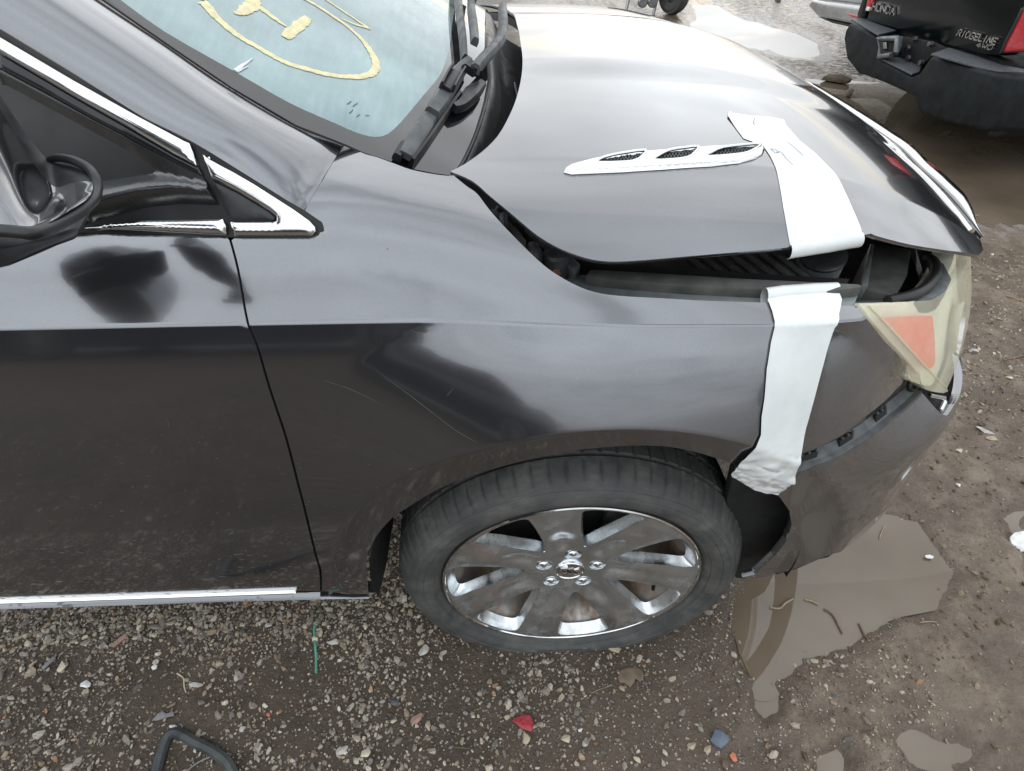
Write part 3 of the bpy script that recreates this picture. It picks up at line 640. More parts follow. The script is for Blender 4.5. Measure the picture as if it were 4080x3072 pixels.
# door
duv = list(BODY.hit([(p[0]-5, p[1]) for p in curve2(GAP, 4)])) + list(BODY.hit([(1274, 2356), (1200, 2354), (620, 2372), (0, 2396)]))
vb = duv[-1][1]; duv += [(-1.32, vb-0.004), (-1.32, 1.092)] + list(BODY.hit([(0, 905), (367, 918), (905, 948)]))
door = panel('front_door', BODY, duv, M['paint'], car, grid=0.016, edge=0.010, depth=0.018, extra=body_extra(-1.32, -0.38))
rear_door = panel('rear_door', BODY, [(-1.326, vb-0.004), (-2.25, vb-0.004), (-2.45, 0.55), (-2.52, 0.8), (-2.52, 1.092), (-1.326, 1.092)], M['paint'], car, grid=0.04, edge=0.025, depth=0.018, extra=body_extra(-2.5, -1.33)[::2])
# dark inner shell behind the shut lines
panel('inner_shell', BODY, [(-2.45, 0.30), (-0.385, 0.24), (-0.40, 0.5), (-0.36, 0.70), (-0.30, 0.86), (-0.26, 1.02), (-0.30, 1.07), (-2.5, 1.07), (-2.5, 0.7)], M['dark_liner'], car, grid=0.04, edge=0.03, off=-0.020, depth=0)
# sill: a rounded ledge under the doors
SPX_U = [(0, 2396), (300, 2384), (620, 2373), (950, 2363), (1276, 2356), (1470, 2365)]; SPX_L = [(0, 2428), (300, 2418), (620, 2408), (950, 2398), (1276, 2388), (1470, 2385)]
su, slw = at_plane(SPX_U, 1, 0.056), at_plane(SPX_L, 1, 0.0447); e0 = lambda P: np.vstack([[P[0]+(P[0]-P[2])/np.linalg.norm(P[0]-P[2])*1.25], P])
su, slw = e0(su), e0(slw)
secs = []
for a, b in zip(su, slw): secs.append([a+np.array([0, 0.015, 0.004]), a, a*0.72+b*0.28+np.array([0, -0.0004, 0.0005]), a*0.35+b*0.65+np.array([0, -0.0004, 0.0005]), b, b+np.array([0, 0.010, -0.012]), b+np.array([0, 0.03, -0.035]), b+np.array([0, 0.06, -0.045])])
_S = np.array(secs); _k = _S.shape[1]
sill = mesh('sill', _S.reshape(-1, 3), [(i*_k+j, i*_k+j+1, (i+1)*_k+j+1, (i+1)*_k+j) for i in range(len(su)-1) for j in range(_k-1)], M['paint'], car); recalc(sill); sill.data.set_sharp_from_angle(angle=math.radians(25))
strip = panel('sill_trim', BODY, list(BODY.hit([(0, 2391), (600, 2370.3), (1171, 2350.2), (1180, 2352), (1172, 2355), (600, 2375.5), (0, 2397)]))[0:3]+list(BODY.hit([(1180, 2351.5), (1172, 2353.5), (600, 2372.5), (0, 2393.5)]))+[(-2.2, vb-0.002), (-2.2, vb+0.002)], M['bright_trim'], car, grid=0.01, edge=0.01, off=0.006, depth=0.006)

# hood: traced near and rear edge, mirrored about the centre plane
rear = HOOD.hit(curve2([(1794, 683), (1849, 655), (1920, 605), (1983, 542), (2029, 462), (2059, 387), (2078, 303), (2082, 231), (2074, 168)], 3))
near = HOOD.hit(np.vstack([curve2([(1794, 683), (1882, 721), (1950, 779), (2040, 854), (2144, 940), (2239, 994), (2334, 1028), (2402, 1040), (2470, 1042), (2583, 1035), (2719, 1023), (2950, 1003), (3155, 984), (3436, 937), (3468, 930)], 3), curve2([(3475, 932), (3503, 943), (3629, 975), (3788, 1000)], 3)]))
tip = [(0.545, 0.224), (0.575, 0.236), (0.598, 0.258), (0.612, 0.290)]
front = [(0.628, 0.36), (0.655, 0.47), (0.680, 0.60), (0.698, 0.76)]
half = np.vstack([rear[::-1], near, tip, front]); mir = half[::-1].copy(); mir[:, 1] = 2*YC-mir[:, 1]
hood_poly = np.vstack([half, [(0.703, YC)], mir, [(rear[-1][0]+0.001, YC)]])
hx = []
for e_ in (0.60, 0.63, 0.645, 0.652, 0.66, 0.675, 0.69, 0.24, 0.26, 0.28, 0.30):
    for x_ in np.arange(-0.2, 0.7, 0.012):
        hx += [(x_, YC-e_)]
def dent(uv):
    # faint bow of the skin and a pressed-in patch behind the vent
    return 0.0008*np.sin(uv[:, 0]*17+uv[:, 1]*9)*np.exp(-((uv[:, 1]-0.4)/0.5)**2)
hood = panel('hood', HOOD, hood_poly, M['paint'], car, grid=0.02, edge=0.010, depth=0.007, extra=hx)
# inner hood frame, seen from below through the gap
inn = half.copy(); cen = np.array([0.28, YC]); inn = cen+(inn-cen)*0.93; im = inn[::-1].copy(); im[:, 1] = 2*YC-im[:, 1]
panel('hood_inner', HOOD, np.vstack([inn, im]), M['dusty_black'], hood, grid=0.05, edge=0.03, off=-0.022, depth=0.02)

# windscreen: ceramic border with the clear field cut out, pillar beside it
GL = [(481, 0), (658, 127), (935, 285), (1152, 409), (1333, 490), (1423, 529), (1491, 545), (1545, 533), (1604, 479), (1685, 382), (1748, 307), (1777, 240), (1794, 168), (1800, 110)]
gl = WIND.hit(curve2(GL, 3)); gy = gl[-1]
lead = (gl[1]-gl[0])/np.linalg.norm(gl[1]-gl[0]); ext = gl[0]+(gl[0]-gl[4])/np.linalg.norm(gl[0]-gl[4])*0.52
ghalf = np.vstack([[ext], gl]); gm = ghalf[::-1].copy(); gm[:, 1] = 2*YC-gm[:, 1]
gpoly = np.vstack([ghalf, gm])
FO = [(405, -8), (700, 196), (926, 349), (1179, 497), (1374, 574), (1450, 608), (1569, 647), (1639, 672), (1735, 691), (1790, 698), (1832, 657), (1887, 540), (1924, 422), (1945, 304), (1931, 189)]
fo = WIND.hit(FO); fext = fo[0]+(fo[0]-fo[2])/np.linalg.norm(fo[0]-fo[2])*0.58
fh = np.vstack([[fext], fo]); fm = fh[::-1].copy(); fm[:, 1] = 2*YC-fm[:, 1]; fpoly = np.vstack([fh, fm])
wind = panel('windshield', WIND, gpoly, M['windscreen'], car, grid=0.05, edge=0.02, off=0.0, depth=0)
frit = panel('ceramic_border', WIND, fpoly, M['frit'], wind, grid=0.04, edge=0.02, off=0.0, depth=0.004, holes=[gpoly])
# A pillar
P1 = SIDE.pts([(0, 118), (285, 291), (570, 470), (760, 567), (949, 681), (1139, 797), (1212, 842)])
P2 = WIND.pts([(405, 0), (640, 156), (870, 315), (1030, 414), (1190, 503), (1310, 552), (1371, 574)])
e1_ = P1[0]+(P1[0]-P1[2])*1.6; e2_ = P2[0]+(P2[0]-P2[2])*1.75
P1 = np.vstack([[e1_], P1]); P2 = np.vstack([[e2_], P2]); sk = np.linspace(0, 1, len(P1))
f1 = [pchip(sk, P1[:, i]) for i in range(3)]; f2 = [pchip(sk, P2[:, i]) for i in range(3)]
CEND = BODY.pts([(1212+(1371-1212)*q+(0 if q in (0, 1) else 0), 842+(574-842)*q) for q in np.linspace(0, 1, 9)]); cend = [pchip(np.linspace(0, 1, 9), CEND[:, i]) for i in range(3)]
def pil_ev(s, t):
    a = np.stack([f(s) for f in f1], -1); b = np.stack([f(s) for f in f2], -1); t = np.asarray(t)[:, None]
    bul = 0.020*(1-np.abs(2*t-0.9)**2.2)
    wv = smooth01((np.asarray(s)-0.62)/0.38)[:, None]; end = np.stack([f(t[:, 0]) for f in cend], -1)-(P1[-1]*(1-t)+P2[-1]*t)
    return a*(1-t)+b*t+bul*(1-wv)*np.array([0.25, -0.62, 0.74])+wv*end
PIL = Surf(pil_ev, 0, 1, 0, 1, 40, 14, 1)
if PIL.normal(np.array([0.6]), np.array([0.5]))[0][2] < 0: PIL.flip = -1
panel('a_pillar', PIL, [(0.0, 0.0), (0.996, 0.0), (0.996, 0.9), (0.985, 0.985), (0.0, 0.985)], M['paint'], car, grid=0.035, edge=0.02, depth=0.012)
# roof and far pillar close the shell
rc = np.array([(x, YC+(Y-YC)*1.0, 0) for x in (-1.3,) for Y in (0.3,)])
roofV = []; roofF = []; NX, NY = 8, 14
for i in range(NX):
    for j in range(NY):
        x = e2_[0]+0.01-1.5*i/(NX-1); y = e2_[1]+(2*YC-2*e2_[1])*j/(NY-1); b = 1-((y-YC)/(YC-e2_[1]))**2
        roofV.append((x+0.06*b*(1-i/(NX-1)), y, e2_[2]-0.01+0.05*b+0.05*math.sin(i/(NX-1)*1.6)))
for i in range(NX-1):
    for j in range(NY-1): roofF.append((i*NY+j, i*NY+j+1, (i+1)*NY+j+1, (i+1)*NY+j))
mesh('roof', roofV, orient(roofV, roofF, (0, 0, 1)), M['paint'], car)
box('dashboard', (-0.48, YC, 0.86), (0.55, 1.35, 0.10), M['plastic'], car, 0.03)
box('cabin_floor', (-1.0, YC, 0.34), (1.1, 1.4, 0.08), M['dark_liner'], car, 0.02)

# chrome round the side window
def dome(poly, h, w):
    poly = np.array(poly)
    def fn(uv):
        d = np.where(in_poly(uv, poly), poly_dist(uv, poly), 0); q = np.clip(1-d/w, 0, 1); return h*np.sqrt(np.maximum(1-q*q, 0))
    return fn
def trim(name, S, px, mat, parent, h=0.005, w=0.010, grid=0.0035, off=0.002, holes=(), depth=0.006):
    uv = S.hit(px); return panel(name, S, uv, mat, parent, grid=grid, edge=grid, off=off, depth=depth, wave=dome(uv, h, w), holes=[S.hit(hh) for hh in holes])
def far_line(S, a, b, dist):  # extrapolate a traced line out of frame
    p = S.hit([a, b]); d = p[0]-p[1]; return p[0]+d/np.linalg.norm(d)*dist
# black seal over the whole side-window opening
uvw = np.vstack([[far_line(SIDE, (0, 118), (285, 291), 0.45)], SIDE.hit([(0, 118), (285, 291), (570, 470), (760, 567), (949, 681), (1139, 797), (1214, 840), (1275, 882), (1285, 915), (1272, 940), (1236, 952), (905, 946), (0, 916)]), [(-2.45, 0.955), (-2.45, 1.20), (-2.2, 1.30), (-1.9, 1.335), (-1.4, 1.345)]])
panel('window_seal', SIDE, uvw, M['seal'], door, grid=0.03, edge=0.012, off=-0.003, depth=0.006)
u_in = np.vstack([[far_line(SIDE, (0, 146), (300, 322), 0.45)], SIDE.hit([(0, 146), (300, 322), (561, 467), (760, 573), (776, 612), (788, 661), (700, 616), (510, 503), (306, 388), (0, 208)]), [far_line(SIDE, (0, 208), (306, 388), 0.45)]])
panel('window_trim', SIDE, u_in, M['bright_trim'], door, grid=0.004, edge=0.006, off=0.003, depth=0.006, wave=dome(u_in, 0.006, 0.011))
sail = SIDE.hit([(0, 276), (180, 372), (357, 470), (577, 588), (812, 706), (836, 740), (858, 792), (893, 868), (600, 876), (480, 890), (367, 905), (0, 900)])
_tg = SIDE.hit([(0, 276), (180, 372), (357, 470), (577, 588), (812, 706)]); _rg = SIDE.hit([(150, 880), (378, 806), (561, 757), (700, 742), (837, 747)]); 
def sail_wave(uv):
    """pedestal: the sail swells towards the mirror foot and is undercut below a ridge"""
    zr_ = np.interp(uv[:, 0], _rg[:, 0], _rg[:, 1]); zt_ = np.interp(uv[:, 0], _tg[:, 0], _tg[:, 1]); L_ = np.maximum(zt_-zr_, 0.012); t_ = np.clip((zt_-uv[:, 1])/L_, 0, 1)
    k_ = 0.55*L_*np.clip(L_/0.05, 0, 1); fl_ = smooth01((t_-0.52)/0.48)
    w_ = -k_*np.minimum(t_, 0.62)*(1-fl_)+fl_*0.010
    return w_-0.022*smooth01((zr_-uv[:, 1])/0.024)
panel('mirror_sail', SIDE, sail, M['plastic_satin'], door, grid=0.0042, edge=0.006, off=0.004, depth=0.006, wave=sail_wave)
band = SIDE.hit([(0, 214), (306, 394), (510, 510), (700, 622), (792, 668), (808, 700), (577, 580), (357, 462), (180, 364), (0, 268)])
panel('window_channel', SIDE, band, M['plastic_gloss'], door, grid=0.006, edge=0.006, off=0.001, depth=0.004, wave=dome(band, 0.004, 0.012))
# door belt trim and the fender triangle
trim('belt_trim', SIDE, [(340, 909), (600, 921), (905, 937), (903, 900), (890, 873), (700, 877), (560, 879), (460, 890)], M['bright_trim'], door, 0.006, 0.011)
tri_o = [(811, 617), (1013, 734), (1171, 835), (1234, 880), (1257, 905), (1259, 921), (1250, 936), (1232, 943), (1080, 943), (938, 942), (926, 905), (920, 885), (1089, 884), (1102, 878), (1103, 866), (1076, 842), (949, 765), (850, 716), (836, 690)]
trim('quarter_trim', SIDE, tri_o, M['bright_trim'], fender, 0.006, 0.010)
trim('quarter_panel', SIDE, [(851, 724), (949, 771), (1074, 846), (1098, 868), (1087, 881), (920, 881), (868, 762)], M['plastic'], fender, 0.003, 0.02, 0.006)
# ------------------------------------------------------------------ front wheel: 7-spoke chrome rim, flat tyre
def wheel_depth(r):
    """how far the face lies behind the rim lip (local +y)"""
    r = np.asarray(r); return 0.029*np.clip(1-(r/0.236)**2, 0, 1)**0.9
TH0 = math.radians(100.6); PER = 2*math.pi/7
def face_ev(x, z):
    x = np.asarray(x, float); z = np.asarray(z, float); r = np.hypot(x, z); th = np.arctan2(z, x)
    y = wheel_depth(r)
    ph = (th-TH0+PER/2) % PER-PER/2; a = ph*r                          # distance from the spoke's axis
    y = y-0.004*np.exp(-(np.abs(a)/(0.030+0.06*np.clip(r-0.1, 0, 1)))**4)*smooth01((r-0.10)/0.05)*smooth01((0.24-r)/0.03)
    y = y+0.006*np.exp(-(a/(0.012+0.045*np.clip(r-0.075, 0, 1)))**2)*smooth01((r-0.062)/0.02)*smooth01((0.165-r)/0.06)   # scooped root of each spoke
    return np.stack([x, y, z], -1)
FACE = Surf(face_ev, -0.24, 0.24, -0.24, 0.24, 6, 6, 1)
def hole_loop(k, d_side=0.0, d_out=0.0, d_in=0.0):
    R1, R2 = 0.080+d_in, 0.2285-d_out; pts = []
    hw = lambda r: max(0.0, 0.0575*max(0.0, (r-0.080)/0.148)**0.82-d_side)
    for r in np.linspace(R1+0.0015, R2, 22): pts.append((r, -hw(r)))
    n = 11
    for i in range(1, n): pts.append((R2+0.002*math.sin(math.pi*i/n), -hw(R2)+2*hw(R2)*i/n))
    for r in np.linspace(R2, R1+0.0015, 22): pts.append((r, hw(r)))
    P = np.array([(r*math.cos(w/r), r*math.sin(w/r)) for r, w in pts])
    # round the corners
    for _ in range(3): P = 0.25*np.roll(P, 1, 0)+0.5*P+0.25*np.roll(P, -1, 0)
    c, s = math.cos(TH0+PER/2+k*PER), math.sin(TH0+PER/2+k*PER); return P@np.array([[c, s], [-s, c]])
wheel = empty('wheel', tuple(HUB), car); wheel.location = HUB; wheel.rotation_euler = (0, 0, 0)
bpy.context.view_layer.update()
def wlink(o): o.parent = wheel; o.matrix_parent_inverse = Matrix.Identity(4); o.location = (0, 0, 0); return o
circ = lambda r, n: [(r*math.cos(2*math.pi*i/n), r*math.sin(2*math.pi*i/n)) for i in range(n)]
LUG_R, LUG_A = 0.0535, math.radians(87)
lugc = [(LUG_R*math.cos(LUG_A+k*2*math.pi/5), LUG_R*math.sin(LUG_A+k*2*math.pi/5)) for k in range(5)]
holes = [hole_loop(k) for k in range(7)] + [np.array([(cx+0.0155*math.cos(a), cz+0.0155*math.sin(a)) for a in np.linspace(0, 2*math.pi, 18, endpoint=False)]) for cx, cz in lugc]
rim = wlink(panel('rim', FACE, circ(0.2395, 160), M['wheel_chrome'], None, grid=0.0065, edge=0.005, depth=0.010, holes=holes))
lipr = wlink(lathe('rim_lip', [(0.2330, 0.0012), (0.2345, -0.0010), (0.2372, -0.0018), (0.2395, -0.0004), (0.2405, 0.004), (0.2400, 0.012)], M['chrome'], None, 180, rot=Matrix.Rotation(math.radians(-90), 3, 'X')))
V, F = [], []
for k in range(7):
    a, b, c = hole_loop(k), hole_loop(k, 0.003, 0.006, 0.002), hole_loop(k, 0.006, 0.012, 0.003)
    n = len(a); b0 = len(V)
    for L, dy in ((a, 0.0), (a*0.9995, 0.0012), (b, 0.011), (c, 0.021)):
        base = face_ev(a[:, 0], a[:, 1])[:, 1]
        for (x, z), y in zip(L, base): V.append((x, y+dy, z))
    for q in range(3):
        for i in range(n): F.append((b0+q*n+i, b0+q*n+(i+1) % n, b0+(q+1)*n+(i+1) % n, b0+(q+1)*n+i))
walls = wlink(recalc(mesh('spoke_walls', V, F, M['wheel_wall'], None)))
bar = wlink(lathe('barrel', [(0.2395, 0.012), (0.232, 0.020), (0.214, 0.045), (0.205, 0.075), (0.198, 0.12), (0.196, 0.2), (0.205, 0.22)], M['wheel_barrel'], None, 90, rot=Matrix.Rotation(math.radians(-90), 3, 'X')))
disc = wlink(lathe('brake_disc', [(0.05, 0.09), (0.15, 0.09), (0.152, 0.095), (0.152, 0.115), (0.05, 0.115), (0.02, 0.10)], M['dark_liner'], None, 60, rot=Matrix.Rotation(math.radians(-90), 3, 'X')))
cal = wlink(box('brake_caliper', (0.10, 0.11, 0.08), (0.07, 0.07, 0.13), M['dusty_black'], None, 0.012))
YL = float(wheel_depth(0.05))
for i, (cx, cz) in enumerate(lugc):
    pk = lathe('lug_pocket', [(0.0158, -0.0005), (0.0145, 0.004), (0.0125, 0.020), (0.001, 0.021)], M['wheel_chrome'], None, 24, rot=Matrix.Rotation(math.radians(-90), 3, 'X'), loc=(cx, YL, cz)); wlink(pk)
    nut = lathe('lug_nut', [(0.0105, 0.018), (0.0105, 0.006), (0.0098, 0.002), (0.0075, -0.001), (0.004, -0.003), (0.0005, -0.0035)], M['chrome'], None, 6, rot=Matrix.Rotation(math.radians(-90), 3, 'X') @ Matrix.Rotation(0.3, 3, 'Z'), loc=(cx, YL, cz)); wlink(nut)
cap = wlink(lathe('centre_cap', [(0.0295, 0.004), (0.029, -0.001), (0.0278, -0.0026), (0.0262, -0.0026), (0.0252, -0.0008), (0.0245, -0.0005), (0.010, -0.0012), (0.0005, -0.0014)], M['chrome'], None, 48, rot=Matrix.Rotation(math.radians(-90), 3, 'X'), loc=(0, YL-0.002, 0)))
# three slanted shields inside the ring
for k in range(3):
    ox, oz = -0.011+0.011*k, 0.003-0.003*k
    sh = [(-0.0075, 0.008), (0.0065, 0.010), (0.0085, 0.004), (0.004, -0.0075), (0.0005, -0.0095), (-0.0045, -0.004)]
    pr_ = prism('shield', [(ox+a, YL-0.0028, oz+b) for a, b in sh], (0, -0.0022, 0), M['badge' if k != 1 else 'steel'], None, 0.0008)
    pr_.parent = cap; pr_.matrix_parent_inverse = Matrix.Identity(4)
    gr = prism('shield_bar', [(ox+a*0.55-0.0008, YL-0.0052, oz+b*0.16-a*0.35) for a, b in ((-0.0075, 0.010), (0.0085, 0.010), (0.0085, -0.008), (-0.0075, -0.008))], (0, -0.0006, 0), M['plastic_gloss'], None, 0.0002)
    gr.parent = cap; gr.matrix_parent_inverse = Matrix.Identity(4)
vs = wlink(tube('valve_stem', [(0.198*math.cos(-0.42), 0.048, 0.198*math.sin(-0.42)), (0.188*math.cos(-0.40), 0.028, 0.188*math.sin(-0.40)), (0.184*math.cos(-0.40), 0.018, 0.184*math.sin(-0.40))], [0.0045, 0.004, 0.0032], M['seal'], None, 10))
# tyre: profile in (r, y) local, squashed on the ground
prof = [(0.226, 0.020), (0.237, 0.012), (0.2415, 0.006), (0.246, 0.000), (0.252, -0.006), (0.2535, -0.0062), (0.2545, -0.0085), (0.262, -0.0125), (0.271, -0.0150), (0.2725, -0.0145), (0.274, -0.0158), (0.283, -0.0155), (0.2845, -0.0145), (0.286, -0.0150), (0.294, -0.0115), (0.2955, -0.0095), (0.297, -0.0098), (0.304, -0.002), (0.311, 0.009), (0.3165, 0.020), (0.3205, 0.031), (0.3215, 0.036), (0.3150, 0.0375), (0.3150, 0.0435), (0.3230, 0.045), (0.3245, 0.075), (0.3250, 0.080), (0.3170, 0.0815), (0.3170, 0.0895), (0.3250, 0.091), (0.3255, 0.125), (0.3170, 0.127), (0.3170, 0.135), (0.3250, 0.137), (0.3235, 0.170), (0.316, 0.195), (0.295, 0.215), (0.23, 0.20)]
NS = 72*6; V = []; F = []; n = len(prof)
for i in range(NS):
    th = 2*math.pi*i/NS; sp = i % 6; ct, st_ = math.cos(th), math.sin(th)
    for j, (r, y) in enumerate(prof):
        yy = y
        if 17 <= j <= 20 or 24 <= j <= 26 or 29 <= j <= 30:
            if sp == 0: r -= 0.0045 if j > 17 else 0.0015
        x, z = r*ct, r*st_
        zmin = -HUB[2]+0.001
        if st_ < 0:
            pen = max(0.0, zmin+0.018*0-z); soft = np.clip((-st_-0.62)/0.38, 0, 1)
            if j <= 19: yy -= 0.004*smooth01(soft)*math.sin(math.pi*np.clip((r-0.236)/0.085, 0, 1))**0.7
            if pen > 0: z = zmin+0.0008*(j % 3); yy -= (pen*0.10 if j <= 20 else 0); x *= 1+pen*0.5
        V.append((x, yy, z))
for i in range(NS):
    for j in range(n-1): F.append((i*n+j, i*n+j+1, ((i+1) % NS)*n+j+1, ((i+1) % NS)*n+j))
tyre = wlink(recalc(mesh('tyre', V, F, M['tyre'], None))); tyre.data.set_sharp_from_angle(angle=math.radians(38))
tyre['label'] = 'flat black tyre squashed under the chrome rim'
# wheel-house liner
V = []; F = []
NT_, prf = 60, [(0.372, 0.03), (0.366, 0.10), (0.366, 0.40)]
for i in range(NT_):
    th = math.radians(-3+190*i/(NT_-1))
    for r, y in prf: V.append((ARC[0]+r*math.cos(th), y, ARC[1]+r*math.sin(th)))
    V.append((ARC[0]+0.3*math.cos(th), 0.42, ARC[1]+0.3*math.sin(th)))
for i in range(NT_-1):
    for j in range(3): F.append((i*4+j, i*4+j+1, (i+1)*4+j+1, (i+1)*4+j))
F.append(tuple(i*4+3 for i in range(NT_)))
mesh('wheel_liner', V, F, M['dark_liner'], car)
prism('front_liner', at_plane(dd([(1590, 1000), (1680, 1040), (1712, 1085), (1716, 1115), (1700, 1180), (1655, 1240), (1622, 1252), (1590, 1250), (1560, 1200), (1570, 1080)]), 1, 0.075), (0, 0.02, 0), M['dark_liner'], car, 0.003)
# ------------------------------------------------------------------ bumper, headlamp, grille
B6 = lambda pts: cp(2680, 900, K14, pts)
B7 = lambda pts: cp(3150, 1400, 800/2212, pts)
BL = lambda pts: cp(2680, 2022, K14, pts)
btop = BODY.hit(curve2(B7([(-150, 1430), (10, 1357), (250, 1280), (500, 1182), (700, 1062), (900, 932), (1200, 692), (1350, 560), (1445, 458)]), 3))
bnotch = BODY.hit(B7([(1470, 480), (1530, 552), (1600, 630), (1650, 682), (1690, 700), (1725, 706)]))
bbot = BODY.hit(BL([(1180, 185), (1000, 292), (860, 350), (720, 402), (600, 432), (490, 452)]))
barch = BODY.hit(BL([(440, 440), (520, 420), (640, 310), (720, 210), (750, 110), (735, 20)]) + [(3110, 1985), (3070, 1942), (3020, 1900)])
vn = bnotch[-1]; UC = A0+AX*math.pi/2
front_top = [(vn[0]+0.03, vn[1]+0.004), (vn[0]+0.07, vn[1]-0.004), (max(0.80, vn[0]+0.12), vn[1]-0.02), (UC, vn[1]-0.04)]
front_bot = [(UC, bbot[0][1]), (0.80, bbot[0][1]), (bbot[0][0]+0.05, bbot[0][1]+0.006)]
bpoly = np.vstack([btop, bnotch, front_top, front_bot, bbot, barch])
def mirror_join(o):
    bm = bmesh.new(); bm.from_mesh(o.data); bm.verts.ensure_lookup_table()
    g_ = bmesh.ops.duplicate(bm, geom=bm.verts[:]+bm.edges[:]+bm.faces[:])['geom']
    vs_ = [x for x in g_ if isinstance(x, bmesh.types.BMVert)]; fs_ = [x for x in g_ if isinstance(x, bmesh.types.BMFace)]
    for v in vs_: v.co.y = 2*YC-v.co.y
    bmesh.ops.reverse_faces(bm, faces=fs_); bm.to_mesh(o.data); bm.free(); return o
bumper = panel('front_bumper', BODY, bpoly, M['paint'], car, grid=0.016, edge=0.009, depth=0.012, extra=body_extra(0.2, 0.8)[-400:])
# return flange of the bumper skin along the open seam, with clip slots
NB = 60; seam = BODY.hit(curve2(B7([(10, 1352), (250, 1276), (500, 1178), (700, 1058), (900, 928), (1200, 688), (1350, 556), (1440, 462)]), 8))
sp_ = BODY.ev(seam[:, 0], seam[:, 1]); sn_ = BODY.normal(seam[:, 0], seam[:, 1])
V = []; F = []; m_ = len(sp_)
for i in range(m_):
    t_ = sp_[min(i+1, m_-1)]-sp_[max(i-1, 0)]; t_ /= np.linalg.norm(t_); up_ = np.cross(t_, sn_[i]); up_ *= np.sign(up_[2])
    a = sp_[i]+sn_[i]*0.0005; V += [a-up_*0.002, a+up_*0.0035+sn_[i]*0.001, a+up_*0.006-sn_[i]*0.006, a+up_*0.019-sn_[i]*0.013, a+up_*0.021-sn_[i]*0.03]
for i in range(m_-1):
    for j in range(4): F.append((i*5+j, (i+1)*5+j, (i+1)*5+j+1, i*5+j+1))
fl = recalc(mesh('bumper_flange', V, F, M['plastic_grey'], bumper)); fl.data.set_sharp_from_angle(angle=math.radians(30))
for fr in (0.13, 0.40, 0.66):
    i = int(fr*(m_-1)); t_ = sp_[i+1]-sp_[i-1]; t_ /= np.linalg.norm(t_); up_ = np.cross(t_, sn_[i]); up_ *= np.sign(up_[2]); c_ = sp_[i]+up_*0.0145-sn_[i]*0.0085
    R_ = Matrix((t_, up_, sn_[i])).transposed(); box('clip_slot', c_, (0.030, 0.011, 0.005), M['dark_liner'], fl, 0.001, R_)
    for dx in (-0.012, 0.0, 0.011): box('clip_tooth', c_+t_*dx+up_*0.0085+sn_[i]*0.002, (0.003, 0.004, 0.004), M['plastic_grey'], fl, 0.0006, R_)
# bracket and sagging liner in the open seam behind
for k, fr in enumerate((0.05, 0.22, 0.5, 0.74, 0.9)):
    i = int(fr*(m_-1)); t_ = sp_[min(i+2, m_-1)]-sp_[max(i-2, 0)]; t_ /= np.linalg.norm(t_); up_ = np.cross(t_, sn_[i]); up_ *= np.sign(up_[2]); R_ = Matrix((t_, up_, sn_[i])).transposed()
    box('seam_bracket', sp_[i]+up_*0.030-sn_[i]*0.020, (0.06, 0.030, 0.012), M['plastic' if k % 2 else 'dusty_black'], bumper, 0.004, R_)
bk = panel('bumper_backing', BODY, np.vstack([BODY.hit(B7([(-100, 1380), (500, 1150), (900, 880), (1200, 640), (1420, 430), (1380, 250), (1230, 330), (1000, 560), (700, 760), (400, 920), (0, 1150), (-150, 1250)]))]), M['dark_liner'], bumper, grid=0.03, edge=0.02, off=-0.030, depth=0)
i = int(0.97*(m_-1)); t_ = sp_[-1]-sp_[-3]; t_ /= np.linalg.norm(t_)
pp = BODY.pts(B7([(1330, 345)]))[0]; lathe('corner_grommet', [(0.013, 0.0), (0.0125, 0.004), (0.010, 0.006), (0.007, 0.005), (0.0065, 0.0)], M['seal'], bumper, 24, rot=Vector((0.35, -0.85, 0.4)).to_track_quat('Z', 'Y').to_matrix(), loc=pp+np.array([0, -0.002, 0]))
prism('corner_tab', BODY.pts(B7([(1285, 290), (1345, 205), (1385, 235), (1400, 330), (1350, 300)]))+np.array([0.004, 0.006, 0]), (0.002, 0.004, 0), M['plastic_grey'], bumper, 0.001)
# lower lip
lip = BODY.hit(BL([(720, 396), (860, 344), (1000, 286), (1180, 178)])); lipb = [(0.80, lip[-1][1]), (UC, lip[-1][1])]
lo_ = np.vstack([lip, lipb, np.array(lipb[::-1])-[0, 0.07], lip[::-1]-[0, 0.052]])
panel('lower_lip', BODY, lo_, M['plastic_gloss'], bumper, grid=0.02, edge=0.015, off=-0.012, depth=0.03)

# headlamp: its own surface, leaning back towards the top
def lamp_ev(u, z):
    u = np.asarray(u, float); z = np.asarray(z, float); x, y, nx, ny = plan(u)
    o = 0.080*np.clip((z-0.60)/0.235, 0, 1.3)**1.6-0.010*smooth01((u-0.40)/0.16)*(1-0.75*smooth01((z-0.68)/0.12))
    return np.stack([x+nx*o, y+ny*o, z], -1)
LAMP = Surf(lamp_ev, 0.25, 1.15, 0.54, 0.88, 90, 50, 1)
l_top = LAMP.hit([(3411, 1208), (3500, 1207), (3629, 1202), (3700, 1197), (3740, 1192)])
l_bot = LAMP.hit(curve2([(3775, 1566), (3735, 1563), (3705, 1558), (3672, 1545), (3659, 1526), (3653, 1490), (3579, 1407), (3458, 1273)], 2))
zt0 = l_top[-1][1]; zb0 = l_bot[0][1]
l_front = curve2([l_top[-1], (0.66, zt0-0.004), (0.78, zt0-0.014), (0.90, zt0-0.03), (0.985, zt0-0.05), (1.01, zt0-0.09), (0.97, 0.66), (0.86, zb0+0.02), (0.74, zb0+0.004), l_bot[0]], 4)
lpoly = np.vstack([l_top[:-1], l_front, l_bot[1:]])
lamp = panel('headlight', LAMP, lpoly, M['lamp_cover'], car, grid=0.010, edge=0.006, off=0.0015, depth=0.014)
lamp['label'] = 'clouded yellowed headlight cover with an orange side marker'
